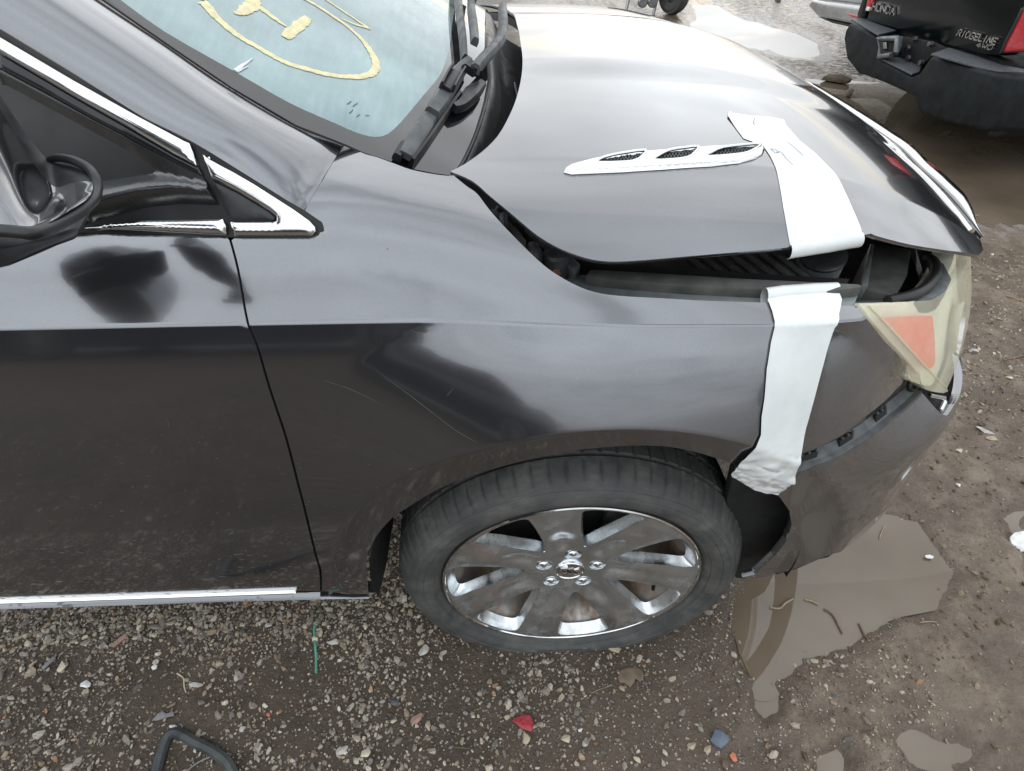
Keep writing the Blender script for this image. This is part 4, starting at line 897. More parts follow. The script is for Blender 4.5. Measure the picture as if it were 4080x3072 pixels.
ob_ = LAMP.hit(curve2(B6([(1335, 588), (1370, 580), (1500, 572), (1645, 567), (1670, 585), (1682, 720), (1684, 855), (1668, 895), (1640, 905), (1612, 895), (1500, 765), (1400, 655)]), 2, True))
panel('marker_reflector', LAMP, ob_, M['orange_lens'], lamp, grid=0.012, edge=0.006, off=-0.006, depth=0.004)
bkp = lpoly.mean(0)+(lpoly-lpoly.mean(0))*0.965
panel('lamp_housing', LAMP, bkp, M['lamp_silver'], lamp, grid=0.03, edge=0.015, off=-0.018, depth=0.03)
panel('lens_edge_band', LAMP, LAMP.hit([(3413, 1209), (3452, 1214), (3520, 1282), (3600, 1370), (3690, 1468), (3780, 1562), (3735, 1560), (3705, 1555), (3674, 1542), (3661, 1524), (3655, 1489), (3581, 1406), (3460, 1273)]), M['lamp_cover'], lamp, grid=0.010, edge=0.006, off=0.0032, depth=0.003)
_bc = LAMP.ev(np.array([0.66]), np.array([0.70]))[0]; _bn = LAMP.normal(np.array([0.66]), np.array([0.70]))[0]; lathe('reflector_bowl', [(0.044, -0.004), (0.042, -0.008), (0.030, -0.024), (0.012, -0.034), (0.010, -0.012), (0.004, -0.010)], M['chrome'], lamp, 36, rot=Vector(_bn).to_track_quat('Z', 'Y').to_matrix(), loc=_bc)
tube('lens_ridge', LAMP.pts(curve2([(3452, 1216), (3520, 1284), (3600, 1372), (3690, 1470), (3770, 1552)], 4))+np.array([0.0, -0.004, 0.002]), 0.0016, M['lamp_cover'], lamp, 8)
# chrome trim strip tucked under the lamp
cb = BODY.hit(B6([(1600, 1052), (1720, 1075), (1790, 1080), (1800, 1130), (1745, 1180), (1690, 1170), (1640, 1110)]))
panel('lamp_pocket', BODY, cb, M['dark_liner'], car, grid=0.01, edge=0.008, off=-0.02, depth=0.0)
cpx = BODY.hit(B6([(1640, 1065), (1735, 1082), (1740, 1110), (1712, 1165)])); cc_ = BODY.ev(cpx[:, 0], cpx[:, 1])-BODY.normal(cpx[:, 0], cpx[:, 1])*0.006
tube('pocket_trim', cc_, 0.004, M['chrome'], car, 8)

# grille surround: chrome bar along the nose of the hood, drop-down bars below
gx = np.array([(0.612, 0.30), (0.632, 0.37), (0.660, 0.47), (0.686, 0.60), (0.703, 0.76), (0.708, YC)])
def bar_section(xy, offs):
    P = []
    for (x, y) in xy:
        b = hood_ev(np.array([x]), np.array([y]))[0]; P.append([b+np.array(o_) for o_ in offs])
    return np.array(P)
gxy = curve2(gx, 6); gm_ = gxy[::-1].copy(); gm_[:, 1] = 2*YC-gm_[:, 1]; gall = np.vstack([gxy, gm_[1:]])
def loft(name, P, mat, parent, close=True):
    n, k = P.shape[:2]; V = P.reshape(-1, 3); F = []
    for i in range(n-1):
        for j in range(k if close else k-1): F.append((i*k+j, i*k+(j+1) % k, (i+1)*k+(j+1) % k, (i+1)*k+j))
    if close: F += [tuple(range(k)), tuple((n-1)*k+j for j in range(k-1, -1, -1))]
    o = recalc(mesh(name, V, F, mat, parent)); o.data.set_sharp_from_angle(angle=math.radians(45)); return o
loft('hood_lip_trim', bar_section(gall, [(-0.014, 0, 0.006), (-0.010, 0, 0.0085), (-0.004, 0, 0.007), (-0.002, 0, -0.01), (-0.014, 0, -0.006)]), M['bright_trim'], hood)
loft('hood_lip_seal', bar_section(gall, [(-0.004, 0, 0.003), (0.012, 0, -0.004), (0.014, 0, -0.03), (-0.004, 0, -0.03)]), M['plastic_gloss'], hood)
gr_ = gall[:]; 
gsec = bar_section(gr_, [(0.014, 0, -0.004), (0.020, 0, 0.004), (0.034, 0, 0.003), (0.050, 0, -0.012), (0.060, 0, -0.036), (0.058, 0, -0.060), (0.020, 0, -0.05)])
_e = np.abs(gr_[:, 1]-YC); _tp = smooth01((0.635-_e)/0.16); gsec = gsec[:, :1, :]+(gsec-gsec[:, :1, :])*np.maximum(_tp, 0.04)[:, None, None]
loft('grille_surround', gsec, M['chrome'], car)
for k in range(11):
    y = 0.50+0.086*k; f_ = np.interp(y, gall[:, 1], gall[:, 0]); zt = hood_ev(np.array([f_]), np.array([y]))[0][2]
    tube('grille_bar', [(f_+0.052, y, zt-0.05), (f_+0.072, y, zt-0.13), (f_+0.080, y, zt-0.24), (f_+0.070, y, zt-0.33)], 0.008, M['chrome'], car, 8)
panel('grille_backing', BODY, [(0.80, 0.98), (UC, 0.96), (UC, 0.42), (0.98, 0.42)], M['dark_liner'], car, grid=0.08, edge=0.05, off=-0.03, depth=0)
for o in (bumper, lamp): pass
# ------------------------------------------------------------------ engine bay glimpsed through the gap
CB = lambda pts: cp(1950, 700, 1000/2212, pts)
CE = lambda pts: cp(3000, 850, 950/2212, pts)
def flat(name, px, z, th, mat, parent=car, bevel=0.003):
    return prism(name, at_plane(px, 2, z), (0, 0, -th), mat, parent, bevel)
flat('inner_rail', [(2250, 1112), (2298, 1140), (2379, 1168), (2470, 1182), (2628, 1191), (2950, 1206), (3060, 1209), (3400, 1222), (3420, 1175), (3200, 1152), (3060, 1148), (2950, 1143), (2719, 1132), (2538, 1118), (2402, 1105), (2320, 1092)], 0.836, 0.05, M['rail_grey'], bevel=0.002)
flat('hood_seal', [(2330, 1096), (2402, 1108), (2538, 1120), (2719, 1134), (2950, 1146), (3060, 1150), (3300, 1160), (3440, 1142), (3433, 1128), (3186, 1116), (2950, 1105), (2583, 1082), (2402, 1072), (2350, 1070)], 0.850, 0.03, M['dusty_black'], bevel=0.005)
fbx = at_plane([(2560, 1040), (3126, 1000), (3215, 1130), (2560, 1098)], 2, 0.812)
flt = prism('air_filter_box', fbx, (0, 0, -0.12), M['dusty_black'], car, 0.008)
for i in range(7):
    a = fbx[0]+(fbx[1]-fbx[0])*(0.30+0.10*i); b = fbx[3]+(fbx[2]-fbx[3])*(0.42+0.10*i)
    tube('box_rib', [a+np.array([0, 0, 0.003]), (a+b)/2+np.array([0, 0, 0.004]), b+np.array([0, 0, 0.003])], 0.0045, M['dusty_black'], flt, 8)
cy = at_plane(CE([(645, 400)]), 2, 0.835)[0]; cyb = at_plane(CE([(560, 610)]), 2, 0.79)[0]
ax_ = Vector(cy-cyb).normalized(); tube('filler_neck', [cyb-(cy-cyb)*1.5, cyb, cy-(cy-cyb)*0.04, cy], [0.030, 0.030, 0.030, 0.0285], M['plastic_grey'], car, 28)
lathe('filler_cap_lip', [(0.026, 0.0), (0.031, 0.0), (0.0315, 0.004), (0.027, 0.006), (0.002, 0.003)], M['plastic'], car, 28, rot=ax_.to_track_quat('Z', 'Y').to_matrix(), loc=cy)
flat('radiator_side_panel', CE([(1000, 660), (1095, 270), (1475, 330), (1440, 560), (1330, 770), (1060, 700)]), 0.795, 0.10, M['dusty_black'], bevel=0.004)
flat('radiator_brace', CE([(1005, 650), (1095, 270), (1130, 280), (1075, 665)]), 0.803, 0.04, M['rail_grey'], bevel=0.004)
flat('lamp_shelf', CE([(830, 830), (1000, 800), (1330, 795), (1560, 735), (1700, 590), (1700, 450), (1770, 450), (1850, 600), (1790, 740), (1600, 815), (1300, 838), (950, 838)]), 0.797, 0.03, M['plastic_grey'], bevel=0.004)
arcp = at_plane(curve2(CE([(1250, 815), (1450, 770), (1600, 690), (1690, 560), (1670, 450), (1590, 405)]), 4), 2, 0.803)
tube('lamp_shelf_lip', arcp, 0.008, M['seal'], car, 8)
flat('bay_floor', [(1850, 720), (2300, 1150), (3420, 1230), (3820, 1100), (3600, 900), (3000, 860), (2300, 900)], 0.62, 0.05, M['dark_liner'], bevel=0)
cpc = at_plane(CB([(590, 745)]), 2, 0.850)[0]
lathe('reservoir_cap', [(0.001, 0.026), (0.016, 0.026), (0.0195, 0.022), (0.020, 0.010), (0.0235, 0.009), (0.0235, 0.0), (0.017, -0.03)], M['plastic_grey'], car, 26, loc=cpc-np.array([0, 0, 0.014]))
bq_ = at_plane(CB([(670, 740), (740, 715), (805, 780), (740, 850), (690, 800)]), 2, 0.852); prism('hinge_bracket', bq_, (0.002, 0.01, -0.03), M['rail_grey'], car, 0.003)
flat('wiring_block', CB([(330, 560), (430, 570), (470, 640), (440, 690), (350, 680)]), 0.875, 0.06, M['plastic_grey'], bevel=0.006)
flat('hinge_plate', CB([(85, 330), (125, 300), (160, 330), (130, 390), (95, 380)]), 0.905, 0.03, M['rail_grey'], bevel=0.003)
flat('hinge_arm', CB([(0, 270), (80, 300), (250, 460), (330, 560), (240, 520), (60, 360)]), 0.885, 0.03, M['dusty_black'], bevel=0.004)
tube('rusty_bolt', [at_plane(CB([(590, 858)]), 2, 0.845)[0], at_plane(CB([(590, 858)]), 2, 0.852)[0]], 0.006, M['rust'], car, 6)
# upright inner wing behind the rail
wi = at_plane([(1830, 705), (2018, 890), (2203, 1060), (2402, 1092), (2950, 1130), (3430, 1160)], 2, 0.83)
V = [tuple(p) for p in wi+np.array([0, 0.03, 0])]+[(p[0], p[1]+0.05, 0.60) for p in wi]; nW = len(wi)
mesh('inner_wing', V, [(i, i+1, nW+i+1, nW+i) for i in range(nW-1)], M['dark_liner'], car)

# ------------------------------------------------------------------ cowl and wipers
WC = lambda pts: cp(1500, 0, 650/1547, pts)
WIND2 = Surf(wind_ev, -0.6, 0.22, 0.15, 1.75, 60, 60, 1)
cw_b = WIND2.hit(curve2([(1800, 690), (1832, 655), (1887, 538), (1924, 420), (1945, 302), (1931, 189)], 3)); cw_f = cw_b+np.array([0.11, 0.0])
ch = np.vstack([cw_b, cw_f[::-1]]); 
cmid = np.vstack([cw_b, [(cw_b[-1][0]+0.004, YC)]]); cm = cmid[::-1].copy(); cm[:, 1] = 2*YC-cm[:, 1]; line = np.vstack([cmid, cm[1:]]); fl_ = line+np.array([0.12, 0])
cwl = panel('cowl', WIND2, np.vstack([line, fl_[::-1]]), M['plastic'], car, grid=0.02, edge=0.015, off=-0.006, depth=0.01, wave=lambda uv: -0.030*smooth01((uv[:, 0]-np.interp(uv[:, 1], line[:, 1], line[:, 0])-0.004)/0.05))
for q, (d_, r_) in enumerate(((0.003, 0.0032), (0.055, 0.0025))):
    pts_ = line[:len(cw_b)]+np.array([d_, 0]); P_ = WIND2.ev(pts_[:, 0], pts_[:, 1])+np.array([0, 0, 0.001 if q == 0 else -0.033]); tube('cowl_seal', P_, r_, M['seal'] if q == 0 else M['plastic_grey'], cwl, 8)
def strip_on(name, S, px, w, h, off, mat, parent, n=4, taper=None, lean=0.0):
    """a bar of rectangular rounded section that follows traced pixels on surface S"""
    uv = S.hit(curve2(px, n)); P = S.ev(uv[:, 0], uv[:, 1]); N = S.normal(uv[:, 0], uv[:, 1]); P = P+N*(np.broadcast_to(off, len(P))[:, None] if np.ndim(off) else off)
    T = np.gradient(P, axis=0); T /= np.linalg.norm(T, axis=1, keepdims=True); B = np.cross(N, T); B /= np.linalg.norm(B, axis=1, keepdims=True)
    w = np.interp(np.linspace(0, 1, len(P)), np.linspace(0, 1, len(np.atleast_1d(w))), np.atleast_1d(w)); sec = [(-.5, 0), (-.5, .6), (-.32, 1), (.32, 1), (.5, .6), (.5, 0)]
    Q = np.stack([[P[i]+B[i]*w[i]*a+N[i]*h*b for a, b in sec] for i in range(len(P))]); return loft(name, Q, mat, parent)
wiper = empty('wiper', tuple(WIND2.pts([(1760, 440)])[0]), car)
wp = strip_on('blade_cover', WIND2, WC([(245, 1560), (330, 1410), (480, 1190)]), [0.022, 0.023, 0.022], 0.010, 0.010, M['plastic_grey'], wiper)
strip_on('blade_end_cap', WIND2, WC([(170, 1560), (215, 1480), (240, 1440)]), [0.012, 0.012, 0.012], 0.012, 0.006, M['plastic'], wiper)
strip_on('blade_rubber', WIND2, WC([(310, 1600), (480, 1370), (640, 1130), (760, 960)]), [0.006], 0.018, 0.0, M['seal'], wiper)
strip_on('blade_bridge', WIND2, WC([(490, 1180), (570, 1060), (660, 900), (760, 760), (830, 680)]), [0.022, 0.026, 0.026, 0.019, 0.013], 0.012, 0.014, M['plastic_grey'], wiper)
strip_on('pivot_slot', WIND2, WC([(600, 1010), (650, 930), (690, 850)]), [0.015, 0.016, 0.014], 0.004, 0.0285, M['seal'], wiper)
for sx, pts_ in ((0, [(545, 990), (600, 880), (650, 800)]), (1, [(660, 1020), (710, 920), (760, 840)])): strip_on('pivot_cheek', WIND2, WC(pts_), [0.004], 0.012, 0.026, M['plastic'], wiper)
strip_on('blade_link', WIND2, WC([(855, 600), (850, 480), (830, 300), (830, 180)]), [0.012, 0.013, 0.012, 0.011], 0.014, 0.030, M['plastic_grey'], wiper)
strip_on('blade_spine', WIND2, WC([(790, 670), (780, 480), (755, 260), (740, 100), (735, -60)]), [0.008, 0.009, 0.010, 0.012, 0.012], 0.016, 0.012, M['plastic'], wiper)
strip_on('upper_cheek', WIND2, WC([(830, 210), (840, 100), (845, -30)]), [0.016, 0.018, 0.016], 0.014, 0.036, M['plastic_grey'], wiper)
ap = WIND2.pts(WC([(855, 850), (930, 750), (1030, 640), (1110, 530), (1135, 400), (1135, 250), (1135, 215)])); an = WIND2.normal(*WIND2.hit(WC([(950, 700)])).T)[0]
apc = np.stack([curve2(ap[:, [0, 1]], 5)[:, 0], curve2(ap[:, [0, 1]], 5)[:, 1], np.interp(np.linspace(0, 1, 31), np.linspace(0, 1, 7), ap[:, 2])], 1)
T_ = np.gradient(apc, axis=0); T_ /= np.linalg.norm(T_, axis=1, keepdims=True); B_ = np.cross(an, T_); sec = [(-.5, -.3), (-.46, .4), (-.2, .9), (.2, .9), (.46, .4), (.5, -.3)]
loft('wiper_arm', np.stack([[apc[i]+an*0.032+B_[i]*0.018*a+an*0.012*b for a, b in sec] for i in range(len(apc))]), M['plastic_grey'], wiper)
strip_on('arm_collar', WIND2, WC([(800, 830), (850, 800), (880, 860)]), [0.022, 0.026, 0.022], 0.012, 0.024, M['seal'], wiper)
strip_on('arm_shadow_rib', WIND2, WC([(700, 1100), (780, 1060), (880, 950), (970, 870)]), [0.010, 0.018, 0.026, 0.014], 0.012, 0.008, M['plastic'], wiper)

# ------------------------------------------------------------------ paint-marker writing on the windscreen
G5 = lambda pts: cp(700, 0, 1000/2212, pts)
def stroke(name, px, w, parent=wind, off=0.0008, n=6, mat='white_paint_mark', S=WIND, th=0.0005):
    uv = S.hit(curve2(px, n)); P = S.ev(uv[:, 0], uv[:, 1]); N = S.normal(uv[:, 0], uv[:, 1]); T = np.gradient(P, axis=0); T /= np.maximum(np.linalg.norm(T, axis=1, keepdims=True), 1e-9); B = np.cross(N, T)
    w = np.interp(np.linspace(0, 1, len(P)), np.linspace(0, 1, len(np.atleast_1d(w))), np.atleast_1d(w)); rr_ = random.Random(len(P)); 
    Q = np.stack([[P[i]+B[i]*w[i]*(a+rr_.uniform(-.09, .09))+N[i]*(off+th*b) for a, b in ((-.5, 0), (-.3, 1), (.3, 1), (.5, 0))] for i in range(len(P))]); return loft(name, Q, M[mat], parent)
ring_px = G5([(240, 20), (260, 40), (330, 120), (400, 195), (500, 280), (600, 350), (700, 405), (800, 465), (900, 520), (1000, 565), (1150, 610), (1300, 650), (1450, 675), (1600, 680), (1700, 662), (1755, 620), (1765, 560), (1730, 480), (1680, 400), (1600, 310), (1500, 225), (1400, 155), (1270, 70), (1150, 0), (1000, -70), (800, -125), (550, -140), (380, -105), (255, -30), (230, 0)])
stroke('paint_ring', ring_px, [0.017, 0.011, 0.009, 0.008, 0.008, 0.008, 0.008, 0.009, 0.012, 0.010, 0.006, 0.006, 0.006, 0.007, 0.008, 0.012], n=5)
stroke('paint_stroke', G5([(512, 108), (560, 118), (620, 85), (680, 35), (700, -40)]), [0.005, 0.009, 0.017, 0.019, 0.012])
stroke('paint_stroke', G5([(700, 40), (780, 95), (880, 170), (980, 240)]), [0.006, 0.009, 0.008, 0.002])
stroke('paint_stroke', G5([(962, 335), (1000, 300), (1090, 225), (1165, 158)]), [0.010, 0.015, 0.017, 0.012])
stroke('paint_stroke', G5([(1310, -10), (1450, 85), (1600, 185), (1700, 252), (1690, 248), (1570, 215), (1460, 165)]), [0.003, 0.004, 0.004, 0.005, 0.005, 0.004, 0.002])
stroke('glass_chip', G5([(520, 625), (600, 575), (680, 520)]), [0.005, 0.004, 0.001], mat='tape', th=0.0008)
stroke('glass_chip', G5([(545, 640), (590, 615), (640, 590)]), [0.002, 0.002, 0.001], mat='tape', th=0.0008)
for a, b in (((1510, 920), (1545, 895)), ((1560, 940), (1600, 910)), ((1530, 1000), (1560, 970)), ((1595, 1030), (1620, 1010)), ((1670, 1020), (1705, 1020))): stroke('glass_etching', G5([a, ((a[0]+b[0])/2+4, (a[1]+b[1])/2), b]), [0.0012], n=2, mat='pen', th=0.0002)

# scratches in the fender paint
simple('scratch', (0.11, 0.105, 0.10), 0.7)
for pts_ in ([(885, 712), (912, 720), (930, 712)], [(912, 720), (900, 735)], [(828, 812), (870, 842), (930, 888), (985, 930), (1030, 955)], [(700, 822), (760, 842), (830, 876)], [(965, 855), (972, 848), (980, 838)], [(362, 905), (365, 915), (364, 922)]):
    stroke('scratch', dd(pts_), [0.0003, 0.0007, 0.0003], parent=fender if pts_[0][0] > 400 else door, off=0.0002, n=5, mat='scratch', S=BODY, th=0.0002)
# ------------------------------------------------------------------ hood vent
VP = lambda pts: cp(2200, 400, 1000/2212, pts)
def VP2(pts):
    a_ = np.array(VP(pts)); c_ = a_.mean(0); return [tuple(q) for q in c_+(a_-c_)*np.array([1.10, 1.30])]
v_out = VP([(100, 640), (112, 605), (160, 580), (350, 530), (650, 482), (950, 457), (1200, 437), (1500, 417), (1840, 408), (1872, 438), (1855, 480), (1790, 520), (1650, 560), (1400, 588), (1000, 614), (600, 640), (170, 658)])
v_h = [VP2([(410, 576), (470, 538), (640, 508), (800, 492), (770, 535), (720, 560), (640, 572)]), VP2([(905, 552), (960, 512), (1040, 482), (1150, 468), (1262, 460), (1225, 508), (1170, 535), (1060, 548)]), VP2([(1370, 522), (1420, 488), (1500, 458), (1650, 442), (1800, 432), (1770, 462), (1700, 492), (1600, 508)])]
vent = trim('hood_vent', HOOD, v_out, M['chrome'], hood, 0.006, 0.010, 0.004, 0.001, v_h)
hv = HOOD.hit(VP([(300, 600), (480, 510), (900, 470), (1500, 425), (1820, 420), (1800, 500), (1500, 565), (800, 605)]))
panel('vent_backing', HOOD, hv, M['dark_liner'], vent, grid=0.02, edge=0.015, off=0.0012, depth=0)
for hpx in v_h:
    _hp = HOOD.hit(curve2(hpx, 2, True)); tube('vent_ring', HOOD.ev(_hp[:, 0], _hp[:, 1])+HOOD.normal(_hp[:, 0], _hp[:, 1])*0.0062, 0.0022, M['chrome'], vent, 8, True)
    c_ = np.array(hpx); lo_x, hi_x = c_[:, 0].min(), c_[:, 0].max(); lo_y, hi_y = c_[:, 1].min(), c_[:, 1].max(); poly_ = c_
    for k in range(-6, 26):
        for sgn in (1, -1):
            x0 = lo_x+k*13; line_ = np.array([(x0+sgn*t*34, lo_y+t*(hi_y-lo_y)) for t in np.linspace(0, 1, 12)]); ok = in_poly(line_, poly_)
            seg = line_[ok]
            if len(seg) > 3: stroke('vent_wire', seg, [0.0013], parent=vent, off=0.0025, n=1, mat='plastic_grey', S=HOOD, th=0.0012)

# ------------------------------------------------------------------ white tape
T3 = lambda pts: cp(2680, 0, K14, pts)
th_px = T3([(345, 738), (350, 712), (362, 706), (380, 716), (490, 730), (600, 738), (698, 755), (712, 790), (800, 890), (900, 970), (1010, 1080), (1080, 1200), (1130, 1310), (1185, 1440), (1192, 1478), (1000, 1508), (738, 1548), (720, 1450), (695, 1310), (655, 1085), (615, 990), (575, 930), (500, 895), (445, 875), (400, 815)])
th_uv = HOOD.hit(th_px)
tape1 = panel('hood_tape', HOOD, th_uv, M['tape'], None, grid=0.010, edge=0.007, off=0.0006, depth=0.0006, wave=lambda uv: 0.0002*(1+np.sin(uv[:, 0]*55+uv[:, 1]*20))*smooth01((uv[:, 1]-0.2)/0.1)+0.0015*np.exp(-((uv-HOOD.hit([th_px[0]])[0])**2).sum(1)/0.0006))
tag(tape1, 'white tape strip stuck across the hood beside the chrome vent', 'tape')
rp = HOOD.hit(T3([(738, 1548), (870, 1527), (1000, 1508), (1192, 1476)])); rp = resample(rp, 0.01, False); rP = HOOD.ev(rp[:, 0], rp[:, 1])+np.array([0, 0, 0.0030])
Q = np.stack([[p+np.array([0, -r_*math.sin(a), -r_*(1-math.cos(a))]) for r_, a in [(0.010, a_) for a_ in np.linspace(0, math.pi*0.95, 9)]] for p in rP])
rl = loft('rolled_edge', Q, M['tape'], tape1, False)
for pts_ in ([(1920, 430), (1960, 470), (2010, 462), (2050, 510), (2120, 580)], [(2070, 378), (2140, 430), (2210, 500)], [(1785, 160), (1772, 200), (1782, 225)], [(1930, 440), (1960, 440), (1995, 470)]): stroke('pen_mark', VP(pts_), [0.0007, 0.0009, 0.0006], parent=tape1, off=0.0016, n=4, mat='pen', S=HOOD, th=0.0003)
f_px = B6([(592, 470), (640, 440), (800, 418), (1010, 408), (1040, 425), (1058, 470), (1040, 560), (1010, 640), (960, 790), (930, 900), (900, 1010), (865, 1140), (830, 1265), (800, 1390), (780, 1480), (750, 1565), (722, 1600), (690, 1632), (652, 1658), (600, 1652), (500, 1618), (420, 1575), (368, 1548), (362, 1530), (392, 1496), (430, 1450), (485, 1412), (520, 1368), (545, 1312), (550, 1200), (570, 1080), (585, 900), (612, 730), (637, 610), (620, 540)])
f_uv = BODY.hit(f_px); fy = BODY.hit(B6([(600, 1300)]))[0][1]; fy2 = BODY.hit(B6([(560, 1640)]))[0][1]
def f_wave(uv):
    lowk = smooth01((fy-uv[:, 1])/max(fy-fy2, 1e-3)*1.4); x_, y_ = uv[:, 0], uv[:, 1]
    soft = smooth01((1.0-y_)/0.25)
    w = 0.0006*(1+np.sin(x_*75+y_*14))*soft+0.0005*(1+np.sin(x_*140-y_*30))*soft
    w = w+lowk*0.016*np.abs(fbm(x_*1.0+y_*0.6, y_*1.3-x_*0.3, 30, 3, 41))
    return w+0.0045*lowk
tape2 = panel('fender_tape', BODY, f_uv, M['tape'], None, grid=0.006, edge=0.006, off=0.0024, depth=0.0016, wave=f_wave, extra=[q for q in body_extra(0.15, 0.42) if abs(q[1]-1) < 0.04])
tag(tape2, 'white tape strip hanging down the front fender, crumpled at its lower end', 'tape')
rq = BODY.pts(B6([(592, 455), (700, 438), (900, 422), (1045, 416)])); rq = resample(rq, 0.01, False)
Q = np.stack([[p+np.array([0.0, 0.010-0.010*math.cos(a)-0.004, 0.011*math.sin(a)-0.002]) for a in np.linspace(0, math.pi*1.5, 12)] for p in rq]); loft('rolled_top', Q, M['tape'], tape2, False)

# ------------------------------------------------------------------ door mirror
MC = lambda pts: cp(0, 150, 1000/1960, pts)
def m3(px, Y): return at_plane(MC([px]), 1, Y)[0]
mirror = empty('door_mirror', tuple(m3((400, 1250), 0.06)), car)
rowsM = [[((-240, 40), .110), ((0, 446), .105), ((130, 650), .100), ((250, 810), .095), ((369, 965), .090), ((470, 990), .085), ((640, 1020), .078), ((705, 1070), .070)],
         [((-245, 130), .085), ((-10, 530), .080), ((140, 800), .075), ((300, 1050), .068), ((450, 1235), .058), ((530, 1150), .056), ((670, 1130), .052), ((725, 1130), .050)],
         [((-250, 220), .058), ((-15, 640), .052), ((125, 890), .047), ((270, 1135), .040), ((395, 1310), .028), ((500, 1240), .032), ((675, 1170), .040), ((728, 1165), .042)],
         [((-260, 330), .030), ((-20, 770), .025), ((110, 990), .020), ((240, 1220), .010), ((342, 1383), .000), ((470, 1320), .010), ((668, 1215), .030), ((722, 1200), .034)],
         [((-300, 800), -.020), ((-80, 1100), -.022), ((60, 1230), -.025), ((180, 1380), -.030), ((300, 1445), -.028), ((430, 1385), -.012), ((640, 1255), .017), ((700, 1240), .022)],
         [((-340, 1440), -.055), ((-120, 1480), -.052), ((20, 1490), -.050), ((140, 1497), -.050), ((250, 1503), -.046), ((400, 1440), -.028), ((590, 1320), .002), ((660, 1280), .012)]]
nc = len(rowsM[0]); Vm = [m3(p, y) for r in rowsM for p, y in r]; Fm = [(i*nc+j, i*nc+j+1, (i+1)*nc+j+1, (i+1)*nc+j) for i in range(len(rowsM)-1) for j in range(nc-1)]
sh = mesh('mirror_shell', Vm, orient(Vm, Fm, (0, -1, 1)), M['paint'], mirror); sh.data.materials.append(M['plastic'])
for k_, pl in enumerate(sh.data.polygons):
    if pl.index < nc-1: pl.material_index = 1
m_ = sh.modifiers.new('sub', 'SUBSURF'); m_.levels = m_.render_levels = 2
rimp = [m3(p, y) for p, y in (((372, 985), .092), ((400, 950), .090), ((470, 938), .086), ((580, 960), .080), ((690, 1020), .072), ((745, 1100), .060), ((752, 1180), .050), ((725, 1260), .034), ((650, 1335), .014), ((540, 1405), -.004), ((400, 1475), -.026), ((262, 1525), -.046), ((100, 1515), -.052), ((-150, 1495), -.054), ((-340, 1460), -.056))]
rc_ = np.array(rimp); rcx = np.stack([curve2(rc_[:, [0, 1]], 5)[:, 0], curve2(rc_[:, [0, 1]], 5)[:, 1], curve2(rc_[:, [0, 2]], 5)[:, 1]], 1)
tube('mirror_rim', rcx, np.interp(np.linspace(0, 1, len(rcx)), [0, 0.15, 0.4, 0.6, 1], [0.003, 0.004, 0.005, 0.0055, 0.005]), M['plastic'], mirror, 10)
# outboard head of the mirror, out of frame to the left
hc = m3((-1250, 1150), 0.0); hd = box('mirror_head', hc, (0.11, 0.17, 0.12), M['paint'], mirror, 0.045)
# black foot and underside
bs = [m3(p, y) for p, y in (((735, 1290), .10), ((700, 1390), .095), ((560, 1440), .09), ((400, 1510), .085), ((200, 1590), .08), ((-100, 1660), .07), ((-300, 1600), .06), ((-200, 1480), .07), ((250, 1440), .09), ((600, 1330), .098))]
recalc(prism('mirror_foot', bs, (0.0, -0.035, -0.01), M['plastic'], mirror, 0.004))
# ------------------------------------------------------------------ pickup, silver car and machinery behind
TC = lambda pts: cp(3280, 0, 800/1666, pts)
def atX(px, X): return at_plane(px, 0, X)
truck = empty('pickup_truck', (2.4, 3.35, 0.0)); tag(truck, 'black pickup truck seen from behind, its bumper above a brown puddle', 'pickup truck')
XB, XG = 2.36, 2.50
def xprism(name, px, X, d, mat, parent=truck, bevel=0.01): return prism(name, atX(TC(px), X), (d, 0, 0), M[mat], parent, bevel, 3)
tg = atX(TC([(352, 172), (640, 250), (1000, 372), (1330, 455), (1455, 462), (1490, 432), (1640, 120)]), XG); yl, yr = tg[0][1], tg[-1][1]
tailgate = prism('tailgate', np.vstack([tg, [(XG, tg[-1][1]-0.02, 1.12), (XG, tg[0][1], 1.12)]]), (0.10, 0, 0), M['truck_paint'], truck, 0.012)
ymid = 3.35
prism('tailgate_crease', [(XG-0.004, yl-0.03, 0.98), (XG-0.004, yr+0.15, 0.98), (XG-0.004, yr+0.15, 0.93), (XG-0.004, yl-0.03, 0.93)], (0.01, 0, 0), M['truck_paint'], tailgate, 0.003)
box('bed_side', (4.4, yl+0.10, 0.82), (3.8, 0.12, 0.66), M['truck_paint'], truck, 0.03); box('bed_side', (4.4, 2.40, 0.82), (3.8, 0.12, 0.66), M['truck_paint'], truck, 0.03)
box('cab', (5.6, ymid, 1.35), (1.7, 1.6, 0.7), M['truck_paint'], truck, 0.15); box('underbody', (4.4, ymid, 0.42), (3.7, 1.5, 0.22), M['dark_liner'], truck, 0.02)
for x_ in (3.55, 6.6):
    for y_ in (2.5, 4.2):
        w_ = lathe('wheel', [(0.10, 0.09), (0.20, 0.10), (0.215, 0.115), (0.30, 0.115), (0.345, 0.09), (0.355, 0.05), (0.355, -0.09), (0.30, -0.12), (0.2, -0.11)], M['tyre'], truck, 40, axis='Y', loc=(x_, y_, 0.34)); lathe('wheel_disc', [(0.001, 0.07), (0.06, 0.08), (0.19, 0.06), (0.205, 0.09)], M['steel'], w_, 24, axis='Y', loc=(x_, y_, 0.34))
bl_ = xprism('bumper', [(222, 186), (445, 300), (452, 486), (730, 628), (790, 615), (890, 462), (1040, 500), (1250, 560), (1440, 612), (1700, 640), (1800, 800), (1760, 1090), (1300, 1082), (1000, 1012), (860, 960), (780, 920), (745, 800), (540, 705), (350, 628), (285, 612), (190, 490), (166, 330), (180, 250)], XB, 0.20, 'bumper_plastic', truck, 0.02)
